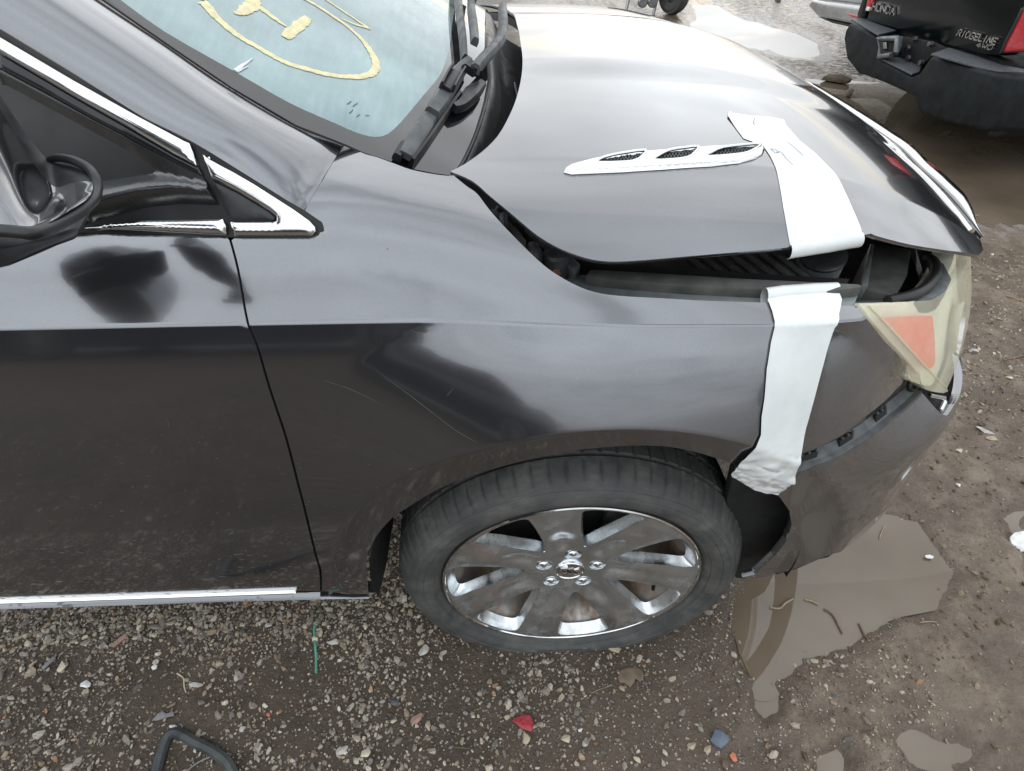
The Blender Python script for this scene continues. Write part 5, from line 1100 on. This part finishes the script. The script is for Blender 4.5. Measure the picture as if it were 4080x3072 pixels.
def zpad(name, px, z, th=0.012, mat='step_pad', par=bl_): return prism(name, at_plane(TC(px), 2, z), (0, 0, th), M[mat], par, 0.004)
def ztop(px): return float(atX(TC([px]), XB)[0][2])
zl, zr, zm = ztop((330, 240)), ztop((1180, 540)), ztop((600, 560))
zpad('bumper_step', [(228, 172), (335, 160), (500, 205), (642, 255), (455, 302)], zl)
zpad('bumper_step', [(890, 462), (1035, 412), (1250, 478), (1480, 560), (1700, 600), (1700, 622), (1440, 612), (1180, 545)], zr)
zpad('plate_ledge', [(448, 486), (640, 492), (815, 556), (790, 612), (732, 628)], zm)
bf = [(455, 305), (638, 300), (630, 380), (600, 455), (520, 478), (448, 484)]; xprism('bracket_plate', bf, XB+0.02, 0.02, 'step_pad', truck, 0.004)
loop_ = atX(TC([(462, 320), (615, 318), (605, 430), (565, 455), (465, 470)]), XB-0.005)
tube('bracket_loop', np.vstack([loop_]), 0.016, M['rail_grey'], truck, 8, True); xprism('bracket_hole', [(485, 345), (590, 345), (580, 425), (490, 415)], XB+0.005, 0.012, 'dark_liner', truck, 0.003)
xprism('bracket_nut', [(492, 350), (520, 348), (522, 405), (495, 408)], XB-0.008, 0.012, 'steel', truck, 0.003)
xprism('plate_recess', [(640, 300), (900, 345), (1030, 405), (900, 460), (815, 555), (640, 490)], XB+0.13, 0.02, 'dark_liner', truck, 0.004)
for q in ((768, 325), (900, 365), (715, 395), (715, 480), (825, 520)): lathe('bolt', [(0.001, 0.02), (0.014, 0.02), (0.016, 0.0)], M['steel'], truck, 8, rot=Matrix.Rotation(math.radians(-90), 3, 'Y'), loc=atX(TC([q]), XB+0.12)[0])
# tail lamps
tl = xprism('tail_light', [(1460, 445), (1510, 340), (1580, 210), (1640, 80), (1700, -60), (1800, -60), (1800, 415), (1650, 430)], XG-0.015, 0.08, 'red_lens', truck, 0.015)
xprism('tail_light_rim', [(1452, 452), (1505, 330), (1575, 200), (1640, 60), (1650, 80), (1585, 215), (1518, 340), (1475, 440)], XG-0.022, 0.03, 'plastic', tl, 0.004)
t2 = xprism('tail_light', [(345, 90), (375, 96), (405, 0), (420, -80), (385, -80), (365, 0)], XG-0.012, 0.06, 'red_lens', truck, 0.006)
xprism('tail_light_white', [(348, 88), (372, 92), (382, 60), (360, 52)], XG-0.016, 0.03, 'white_bit', t2, 0.003)
# raised lettering, built from strokes in a local letter grid
GLY = {'H': [((0, 0), (0, 1)), ((1, 0), (1, 1)), ((0, .5), (1, .5))], 'O': [((0, 0), (0, 1)), ((0, 1), (1, 1)), ((1, 1), (1, 0)), ((1, 0), (0, 0))], 'N': [((0, 0), (0, 1)), ((0, 1), (1, 0)), ((1, 0), (1, 1))],
       'D': [((0, 0), (0, 1)), ((0, 1), (.7, 1)), ((.7, 1), (1, .7)), ((1, .7), (1, .3)), ((1, .3), (.7, 0)), ((.7, 0), (0, 0))], 'A': [((0, 0), (.5, 1)), ((.5, 1), (1, 0)), ((.22, .4), (.78, .4))],
       'R': [((0, 0), (0, 1)), ((0, 1), (1, 1)), ((1, 1), (1, .5)), ((1, .5), (0, .5)), ((.4, .5), (1, 0))], 'I': [((.5, 0), (.5, 1))], 'G': [((1, 1), (0, 1)), ((0, 1), (0, 0)), ((0, 0), (1, 0)), ((1, 0), (1, .45)), ((1, .45), (.55, .45))],
       'E': [((0, 0), (0, 1)), ((0, 1), (1, 1)), ((0, .5), (.8, .5)), ((0, 0), (1, 0))], 'L': [((0, 1), (0, 0)), ((0, 0), (1, 0))], '4': [((.75, 0), (.75, 1)), ((.75, 1), (0, .35)), ((0, .35), (1, .35))], 'W': [((0, 1), (.25, 0)), ((.25, 0), (.5, .7)), ((.5, .7), (.75, 0)), ((.75, 0), (1, 1))]}
def badge(text, p0, p1, top, X, parent, th=0.22, slant=0.0, mat='badge'):
    """text runs from pixel p0 to p1 along its foot; `top` is the pixel above p0"""
    A, B_, C_ = atX(TC([p0]), X)[0], atX(TC([p1]), X)[0], atX(TC([top]), X)[0]; ux = (B_-A)/len(text); uy = C_-A
    for i, ch in enumerate(text):
        V = []; F = []; o_ = A+ux*(i+0.1); w_ = ux*0.78
        for (a, b) in GLY[ch]:
            P, Q = o_+w_*a[0]+uy*a[1]+ux*slant*a[1], o_+w_*b[0]+uy*b[1]+ux*slant*b[1]; d = Q-P; L = np.linalg.norm(d); d = d/max(L, 1e-9); h = np.linalg.norm(uy)*th/2; nrm = np.cross(d, (1, 0, 0))*h; k = len(V)
            for q in (P-d*h*0.9, Q+d*h*0.9):
                for s in (-1, 1): V += [q+nrm*s, q+nrm*s+np.array([-0.012, 0, 0])]
            F += [(k, k+1, k+5, k+4), (k+2, k+6, k+7, k+3), (k+1, k+3, k+7, k+5), (k, k+2, k+3, k+1), (k+4, k+5, k+7, k+6)]
        recalc(mesh('letter', V, F, M[mat], parent, False))
badge('HONDA', (412, 78), (604, 124), (425, 22), XG-0.003, tailgate)
badge('RIDGELINE', (1120, 290), (1445, 372), (1140, 243), XG-0.003, tailgate, 0.24, 0.12)
badge('4WD', (1275, 388), (1420, 415), (1288, 352), XG-0.003, tailgate, 0.22, 0.1)

silver = empty('silver_car', (3.2, 5.2, 0.0)); tag(silver, 'silver car parked past the pickup, red reflector on its rear bumper', 'car')
XS = 2.78
def sprism(name, px, X, d, mat, bevel=0.02, par=silver): return prism(name, atX(T3(px), X), (d, 0, 0), M[mat], par, bevel, 3)
sb_ = atX(T3([(848, 28), (855, 45), (905, 100), (1000, 122), (1130, 150), (1300, 190), (1320, 60), (960, 12), (880, -5)]), XS)
sbm = prism('rear_bumper', sb_, (0.9, 0, 0), M['silver_paint'], silver, 0.03, 3)
sprism('bumper_valance', [(905, 104), (1000, 126), (1130, 154), (1300, 195), (1300, 215), (1120, 172), (1000, 145)], XS+0.06, 0.5, 'plastic_grey', 0.01)
sprism('red_reflector', [(1098, 88), (1110, 86), (1205, 108), (1205, 122), (1130, 108)], XS-0.006, 0.02, 'red_lens', 0.003, sbm)
sprism('trunk_lid', [(870, -4), (960, 8), (1320, 55), (1340, -120), (900, -140)], XS+0.12, 0.7, 'silver_paint', 0.05)
box('body', (4.6, 5.35, 0.62), (2.8, 1.6, 0.5), M['silver_paint'], silver, 0.1); box('cabin', (4.7, 5.35, 1.1), (1.8, 1.3, 0.5), M['side_glass'], silver, 0.15)
for x_ in (3.7, 6.2): lathe('wheel', [(0.02, 0.08), (0.19, 0.09), (0.21, 0.10), (0.30, 0.09), (0.32, 0.05), (0.32, -0.09), (0.2, -0.1)], M['tyre'], silver, 32, axis='Y', loc=(x_, 4.6, 0.32))

# small wheeled machine beyond the hood at the top edge
mach = empty('machinery', tuple(ground([(2640, 30)])[0])); tag(mach, 'dark wheeled machinery standing beyond the hood at the top edge', 'machinery')
g0 = ground([(2655, 55)])[0]
whl = lathe('wheel', [(0.10, 0.05), (0.13, 0.05), (0.17, 0.075), (0.215, 0.06), (0.225, 0.03), (0.225, -0.03), (0.215, -0.06), (0.17, -0.075), (0.10, -0.05)], M['tyre'], mach, 36, rot=Matrix.Rotation(0.5, 3, 'Z') @ Matrix.Rotation(math.radians(90), 3, 'Y'), loc=g0+np.array([0.06, 0, 0.22]))
lathe('hub', [(0.001, 0.05), (0.09, 0.055), (0.11, 0.02), (0.11, -0.05)], M['steel'], whl, 20, rot=Matrix.Rotation(0.5, 3, 'Z') @ Matrix.Rotation(math.radians(90), 3, 'Y'), loc=g0+np.array([0.06, 0, 0.22]))
box('frame', g0+np.array([-0.35, 0.1, 0.24]), (0.5, 0.35, 0.10), M['steel'], mach, 0.02); box('engine', g0+np.array([-0.38, 0.2, 0.42]), (0.55, 0.4, 0.3), M['dark_liner'], mach, 0.05)
for dx in (-0.15, -0.5): tube('leg', [g0+np.array([dx, -0.05, 0.25]), g0+np.array([dx-0.04, -0.1, 0.0])], 0.02, M['steel'], mach, 8)
for dx in (-0.22, -0.34): lathe('pulley', [(0.001, 0.03), (0.05, 0.03), (0.06, 0.02), (0.045, 0.0), (0.06, -0.02)], M['steel'], mach, 20, axis='Y', loc=g0+np.array([dx, -0.10, 0.14]))
# ------------------------------------------------------------------ single stones and litter
LL = lambda pts: cp(0, 2022, K14, pts)
LM = lambda pts: cp(1300, 2022, K14, pts)
simple('stone_pale', (0.46, 0.44, 0.40), 0.75, 0, 60, 0.25, 0.1, 0.4); simple('stone_tan', (0.42, 0.34, 0.24), 0.75, 0, 60, 0.25, 0.1, 0.4); simple('stone_pink', (0.36, 0.22, 0.17), 0.75, 0, 60, 0.25, 0.1, 0.4)
simple('stone_slate', (0.085, 0.092, 0.10), 0.6, 0, 60, 0.3, 0.1, 0.4); simple('stone_cream', (0.56, 0.50, 0.36), 0.8, 0, 60, 0.25, 0.1, 0.4); simple('stone_mud', (0.16, 0.115, 0.075), 0.85, 0, 50, 0.35, 0.1, 0.5)
simple('red_plastic', (0.34, 0.018, 0.030), 0.3, 0, 160, 0.35, 0.1, 0.3, coat=0.4); simple('green_wire', (0.10, 0.33, 0.25), 0.45); simple('hose', (0.050, 0.055, 0.056), 0.5, 0, 30, 0.5, 0.15, 0.1); simple('blue_grey', (0.12, 0.15, 0.19), 0.35, 0, 60, 0.3, 0.1); simple('orange_bit', (0.62, 0.20, 0.10), 0.6)
simple('wood', (0.20, 0.13, 0.08), 0.8, 0, 40, 0.4, 0.1, 0.4); simple('straw', (0.33, 0.25, 0.16), 0.8, 0, 60, 0.3); simple('leaf', (0.17, 0.125, 0.085), 0.7, 0, 50, 0.35); simple('shard', (0.22, 0.21, 0.22), 0.4); simple('bark', (0.10, 0.075, 0.05), 0.9, 0, 40, 0.5, 0.1, 0.6)
def gh(x, y): return float(height(np.array([x]), np.array([y]))[0])
def gp(px): p = ground([px])[0]; p[2] = max(gh(p[0], p[1]), ZW); return p
big = stone_protos(8, 2, 77)
def rock(px, rad, mat, label, flatz=0.7, asp=1.0, rot=0.0, cat='stone', k=None):
    p = gp(px); k = (int(px[0]) if k is None else k) % 8; V0, F0 = big[k]; V = V0*np.array([asp, 1.0, flatz])*rad; c, s = math.cos(rot), math.sin(rot)
    V = np.stack([V[:, 0]*c-V[:, 1]*s, V[:, 0]*s+V[:, 1]*c, V[:, 2]], 1)
    o = mesh('stone', V, F0, M[mat], None, True, auto=25); o.location = p+np.array([0, 0, rad*flatz*0.35]); return tag(o, label, cat)
rock(LM([(612, 905)])[0], 0.0125, 'stone_pale', 'largest pale stone between the sill corner and the front tyre', 0.8, 1.0, 1.3)
rock(LM([(1255, 1455)])[0], 0.0120, 'stone_tan', 'tan stone touching the red plastic shard', 0.8)
rock(LM([(568, 1325)])[0], 0.0135, 'stone_pink', 'flat pinkish stone left of the red plastic shard', 0.35, 1.0, 0.4)
rock(LM([(420, 1342)])[0], 0.0085, 'stone_cream', 'small cream stone beside the flat pinkish stone', 0.8, 0.8, 1.2)
rock(LM([(422, 1220)])[0], 0.0095, 'stone_slate', 'dark slate grey pebble above the small cream stone', 0.7)
rock(LM([(100, 1528)])[0], 0.0110, 'stone_pale', 'pale oblong stone to the right of the black hose', 0.7, 1.1, 0.2)
rock(LM([(250, 1545)])[0], 0.0100, 'stone_cream', 'upright cream stone near the bottom edge, right of the pale oblong stone', 0.8, 0.9, 1.5)
rock(LM([(1505, 1455)])[0], 0.0090, 'stone_cream', 'cream stone to the right of the tan stone by the red shard', 0.8)
rock(LM([(1630, 1480)])[0], 0.0090, 'stone_pale', 'pale stone farthest right of the three beside the red shard', 0.8, 0.9, 0.8)
rock(LM([(1595, 1400)])[0], 0.0065, 'white_bit', 'small white stone just above the cream and pale stones', 0.8, 0.8, 1.4)
rock(LM([(1955, 1585)])[0], 0.0080, 'stone_cream', 'pale stone half sunk in brown mud left of the blue-grey clip', 0.8)
rock(LM([(1860, 1135)])[0], 0.008, 'stone_tan', 'small tan stone beside the mud-brown leaf', 0.7)
rock(LL([(540, 1105)])[0], 0.0125, 'white_bit', 'white oval stone lying in the gravel below the door', 0.6, 1.1, 0.3)
rock(LL([(390, 1000)])[0], 0.0130, 'stone_cream', 'yellowish crumbly stone among the gravel below the door', 0.6, 1.0, 0.1)
rock(LL([(2100, 850)])[0], 0.0110, 'stone_pale', 'pale grey stone to the right of the green wire', 0.7, 1.2, 0.6)
rock(LL([(1690, 740)])[0], 0.0105, 'stone_pale', 'pale stone just under the sill, left of the green wire', 0.7, 0.9, 0.8)
rock(LL([(970, 800)])[0], 0.0085, 'stone_cream', 'cream stone under the middle of the sill', 0.7, 1.0, 0.3)
rock(LL([(1530, 1395)])[0], 0.0085, 'stone_pale', 'pale wedge stone left of the orange-red pebble', 0.8, 0.8, 2.2)
rock(LL([(1690, 1300)])[0], 0.0058, 'orange_bit', 'small orange-red pebble in the mud below the green wire', 0.8)
rock(LL([(1090, 1385)])[0], 0.0075, 'white_bit', 'whitish stone touching the top of the black hose', 0.8, 1.2, 0.2)
rock(BL([(120, 1498)])[0], 0.0095, 'stone_tan', 'tan stone left of the blue-grey clip', 0.7); rock(BL([(220, 1522)])[0], 0.0090, 'stone_tan', 'squarish tan stone between the left tan stone and the blue-grey clip', 0.6, 1.0, 0.3)
rock(BL([(60, 730)])[0], 0.008, 'stone_mud', 'muddy brown stone beside the tyre on the puddle side', 0.7); rock(BL([(1925, 750)])[0], 0.008, 'stone_mud', 'dark brown lump in the pale mud at the right', 0.8)
rock(B6([(1965, 1290)])[0], 0.0135, 'stone_pale', 'long pale stone in the gravel right of the bumper', 0.5, 1.8, -0.9)
rock(B6([(2000, 1345)])[0], 0.0150, 'stone_tan', 'broad tan stone just below the long pale stone', 0.5, 1.2, 0.3); rock(B6([(1800, 1420)])[0], 0.0110, 'stone_cream', 'cream stone beside the lower bumper edge', 0.7)
rock(B6([(1795, 1635)])[0], 0.008, 'white_bit', 'bright white pebble in mud by the bumper corner', 0.7); rock(B6([(2010, 180)])[0], 0.0105, 'white_bit', 'bright white pebble right of the hood tip', 0.7)
rock(B6([(2110, 960)])[0], 0.010, 'stone_cream', 'cream stone in gravel right of the headlight', 0.7); rock(B6([(1900, 790)])[0], 0.0115, 'stone_pale', 'flat grey stone in gravel beside the orange marker', 0.4, 1.4, 0.7)
def slab(name, px, th, mat, label, cat, lift=0.002, tilt=0.0):
    P = np.array([gp(q) for q in px]); P[:, 2] = P[:, 2].mean()+lift+(P[:, 0]-P[:, 0].mean())*tilt; return tag(prism(name, P, (0, 0, th), M[mat], None, min(0.0012, th*0.3)), label, cat)
slab('plastic_shard', LM([(1165, 1345), (1190, 1325), (1245, 1303), (1285, 1315), (1305, 1360), (1303, 1400), (1290, 1418), (1265, 1410), (1220, 1390), (1195, 1360)]), 0.004, 'red_plastic', 'broken piece of red plastic lens lying in the gravel', 'lens shard', 0.003, 0.1)
slab('plastic_shard', LL([(958, 1345), (1000, 1300), (1030, 1285), (1050, 1302), (1103, 1292), (1105, 1318), (1050, 1328), (1000, 1345)]), 0.003, 'shard', 'flat grey plastic shard lying above the black hose', 'plastic shard', 0.003, 0.1)
slab('wood_piece', LL([(712, 880), (740, 850), (790, 805), (815, 800), (805, 822), (760, 860), (722, 888)]), 0.005, 'stone_pink', 'short pinkish wood splinter in the gravel below the door', 'wood piece', 0.003)
slab('wood_piece', LL([(262, 1010), (310, 965), (350, 935), (355, 950), (300, 1000), (275, 1022)]), 0.004, 'shard', 'short grey wood splinter at the left of the gravel', 'wood piece', 0.003)
slab('white_scrap', LL([(962, 1015), (985, 995), (1002, 1005), (995, 1025), (972, 1034)]), 0.003, 'white_bit', 'tiny bright white scrap in the gravel below the sill', 'scrap', 0.006)
slab('shell_scrap', LL([(1195, 1125), (1230, 1110), (1280, 1118), (1293, 1130), (1260, 1145), (1215, 1140)]), 0.003, 'stone_pale', 'pale oval scrap beside a bent pale wire', 'scrap', 0.004)
slab('clip', BL([(232, 1470), (262, 1405), (305, 1420), (352, 1470), (340, 1490), (300, 1528), (262, 1505)]), 0.008, 'blue_grey', 'blue-grey metal clip lying in the mud at the bottom', 'clip', 0.003, 0.15)
slab('orange_scrap', BL([(355, 1560), (375, 1540), (395, 1555), (405, 1600), (385, 1605), (365, 1580)]), 0.004, 'orange_bit', 'orange plastic scrap beside the blue-grey clip', 'scrap', 0.002)
slab('dead_leaf', LM([(1832, 1075), (1850, 1030), (1890, 1015), (1950, 1010), (1990, 1030), (2000, 1070), (1975, 1105), (1945, 1080), (1935, 1110), (1910, 1140), (1880, 1110), (1845, 1105)]), 0.0015, 'leaf', 'flattened mud-brown leaf on the ground below the tyre', 'leaf', 0.005)
slab('wood_piece', LM([(1745, 870), (1800, 842), (1850, 900), (1840, 925), (1790, 905)]), 0.004, 'stone_tan', 'flat tan wood chip beside the bottom of the tyre', 'wood piece', 0.003, 0.2)
slab('white_scrap', BL([(2120, 190), (2150, 160), (2212, 150), (2260, 180), (2260, 270), (2190, 280), (2130, 230)]), 0.006, 'white_bit', 'crumpled white scrap at the right edge of the photo', 'scrap', 0.003)
slab('straw', BL([(1590, 298), (1620, 292), (1650, 305), (1640, 318), (1600, 312)]), 0.004, 'white_bit', 'short pale stick on the wet mud right of the bumper', 'straw', 0.004)
def twig(name, px, r, mat, label, cat='twig', lift=0.003, n=4, grp=None):
    if cat in ('twig', 'straw'): r = r*0.6
    P = np.array([gp(q) for q in curve2(px, n)]); P[:, 2] += lift; return tag(tube(name, P, r, M[mat], None, 7), label, cat, grp)
twig('wire', LL([(2000, 705), (1985, 740), (1978, 775), (1985, 860), (1990, 950), (1990, 1040)]), 0.0028, 'green_wire', 'green plastic wire lying upright in the gravel under the sill', 'wire')
hp = LL([(985, 1720), (1000, 1640), (1020, 1560), (1050, 1480), (1075, 1440), (1110, 1425), (1160, 1440), (1230, 1480), (1310, 1520), (1380, 1560), (1440, 1610), (1480, 1680), (1500, 1750)])
twig('hose', hp, 0.0095, 'hose', 'bent black rubber hose at the bottom left corner', 'hose', 0.008, 6)
twig('wire', LL([(1185, 1660), (1250, 1610), (1330, 1575)]), 0.0014, 'shard', 'thin grey wire inside the loop of the black hose', 'wire', 0.006)
twig('wire', LL([(1120, 1050), (1160, 1080), (1165, 1130), (1178, 1170)]), 0.0013, 'stone_cream', 'bent pale wire in the gravel left of the pale oval scrap', 'wire')
twig('twig', BL([(960, 630), (1010, 660), (1045, 720), (1078, 785)]), 0.0032, 'wood', 'brown twig sticking out of the puddle edge, nearest the tyre')
twig('twig', BL([(1182, 720), (1205, 770), (1232, 830)]), 0.0034, 'wood', 'short brown twig to the right of the first puddle twig')
twig('twig', BL([(402, 812), (430, 910), (465, 980), (495, 1050)]), 0.0030, 'wood', 'brown twig lying across the muddy shore left of the bright splash puddles')
twig('twig', BL([(620, 620), (680, 625), (720, 590), (765, 565)]), 0.0035, 'straw', 'pale sodden straw floating in the puddle by the bumper', 'straw')
twig('twig', BL([(840, 570), (880, 580), (925, 600)]), 0.0035, 'straw', 'short sodden straw at the puddle edge right of the floating straw', 'straw')
twig('twig', LM([(1260, 885), (1340, 878), (1400, 895)]), 0.0013, 'straw', 'thin straw curved under the front tyre', 'straw')
twig('twig', LM([(1670, 1170), (1730, 1145), (1795, 1120)]), 0.0013, 'straw', 'thin straw lying left of the mud-brown leaf', 'straw')
twig('twig', LM([(790, 1508), (860, 1512), (930, 1520)]), 0.0022, 'bark', 'dark twig in the mud below the red shard', 'twig')
twig('twig', BL([(1560, 722), (1620, 715), (1665, 718)]), 0.0018, 'straw', 'thin straw on the pale mud right of the puddle twigs', 'straw'); twig('twig', BL([(1310, 185), (1325, 140), (1345, 105)]), 0.002, 'straw', 'pale straw standing in the wet mud beside the bumper lip', 'straw')
twig('twig', B6([(2080, 850), (2150, 830), (2230, 815)]), 0.004, 'wood', 'brown stick at the right edge beside the headlight', 'twig'); twig('twig', B6([(2090, 455), (2150, 470), (2220, 500)]), 0.004, 'straw', 'pale stick at the right edge above the brown stick', 'straw')
twig('twig', T3([(1840, 1360), (1890, 1352), (1930, 1345)]), 0.004, 'straw', 'pale sliver on the ground right of the hood corner', 'straw'); twig('twig', T3([(1850, 1390), (1890, 1405), (1920, 1410)]), 0.005, 'stone_cream', 'cream sliver just below the pale sliver right of the hood corner', 'straw')
def bark(px, label):
    P = np.array([gp(q) for q in px]); P[:, 2] = np.maximum(P[:, 2], ZW)+0.004; return tag(prism('bark_piece', P, (0.01, 0.0, 0.03), M['bark'], None, 0.006), label, 'bark')
bark(T3([(935, 500), (970, 485), (1060, 490), (1120, 515), (1100, 525), (1000, 510)]), 'broken piece of bark lying in the brown puddle beyond the grille')
bark(T3([(1085, 590), (1110, 575), (1130, 585), (1120, 605), (1095, 600)]), 'small lump of bark in the puddle beside the grille')
bark(T3([(640, 8), (660, 0), (680, 5), (675, 18), (650, 18)]), 'dark lump on the mud at the top edge')
# ------------------------------------------------------------------ unseen vehicles added behind the camera to darken the paint's reflections
simple('far_blue', (0.012, 0.016, 0.028), 0.25, 0, 8, 0.2, 0.05, coat=1.0); simple('far_red', (0.09, 0.012, 0.010), 0.25, 0, 8, 0.2, 0.05, coat=1.0); simple('far_green', (0.010, 0.018, 0.015), 0.3, 0, 8, 0.2, 0.05, coat=1.0)
def parked(x, y, mat, label, h=1.0):
    t_ = empty('added_car', (x, y, 0)); tag(t_, label, 'car', 'unseen cars added behind the camera')
    side = [(-2.3, 0.30), (-2.35, 0.60), (-2.25, 0.88), (-1.2, 0.98), (-1.0, 1.0), (1.5, 1.02), (2.1, 0.95), (2.3, 0.75), (2.3, 0.32), (1.85, 0.28), (1.75, 0.52), (1.45, 0.66), (1.15, 0.52), (1.05, 0.26), (-1.1, 0.26), (-1.2, 0.52), (-1.5, 0.66), (-1.8, 0.52), (-1.9, 0.28)]
    prism('body', [(x+a, y-0.88, b*h) for a, b in side], (0, 1.76, 0), M[mat], t_, 0.07, 3)
    cab = [(-1.15, 0.98), (-0.45, 1.42), (-0.2, 1.47), (0.9, 1.48), (1.2, 1.44), (1.75, 1.0)]
    prism('windows', [(x+a, y-0.74, b*h) for a, b in cab], (0, 1.48, 0), M['side_glass'], t_, 0.09, 3)
    prism('roof', [(x-0.40, y-0.70, 1.46*h), (x+1.15, y-0.70, 1.46*h), (x+1.15, y+0.70, 1.46*h), (x-0.40, y+0.70, 1.46*h)], (0, 0, 0.05), M[mat], t_, 0.02)
    for a, b in ((-0.42, -1.1), (0.35, 0.32), (1.15, 1.62)): prism('pillar', [(x+a, y+0.735, 1.44*h), (x+a+0.08, y+0.735, 1.44*h), (x+b+0.10, y+0.80, 0.98*h), (x+b, y+0.80, 0.98*h)], (0, 0.012, 0), M[mat], t_, 0.003)
    for dx in (-1.5, 1.45):
        for dy in (-0.80, 0.80):
            w_ = lathe('wheel', [(0.19, 0.06), (0.21, 0.10), (0.29, 0.10), (0.325, 0.07), (0.325, -0.07), (0.29, -0.10), (0.21, -0.10)], M['tyre'], t_, 32, axis='Y', loc=(x+dx, y+dy, 0.32)); lathe('rim', [(0.001, 0.05), (0.05, 0.06), (0.19, 0.05), (0.2, 0.08)], M['steel'], w_, 20, axis='Y', loc=(x+dx, y+dy, 0.32))
            if dy > 0: w_.rotation_euler = (0, 0, 0)
    return t_
parked(-2.4, -4.6, 'far_blue', 'unseen dark blue car, added for a dark reflection at the middle of the fender')
parked(-7.4, -4.5, 'far_red', 'unseen dark red car, added for a reddish reflection in the front door below the crease')
parked(7.2, -4.9, 'far_green', 'unseen dark green car, added for a dark reflection at the nose beside the fender tape', 1.4)
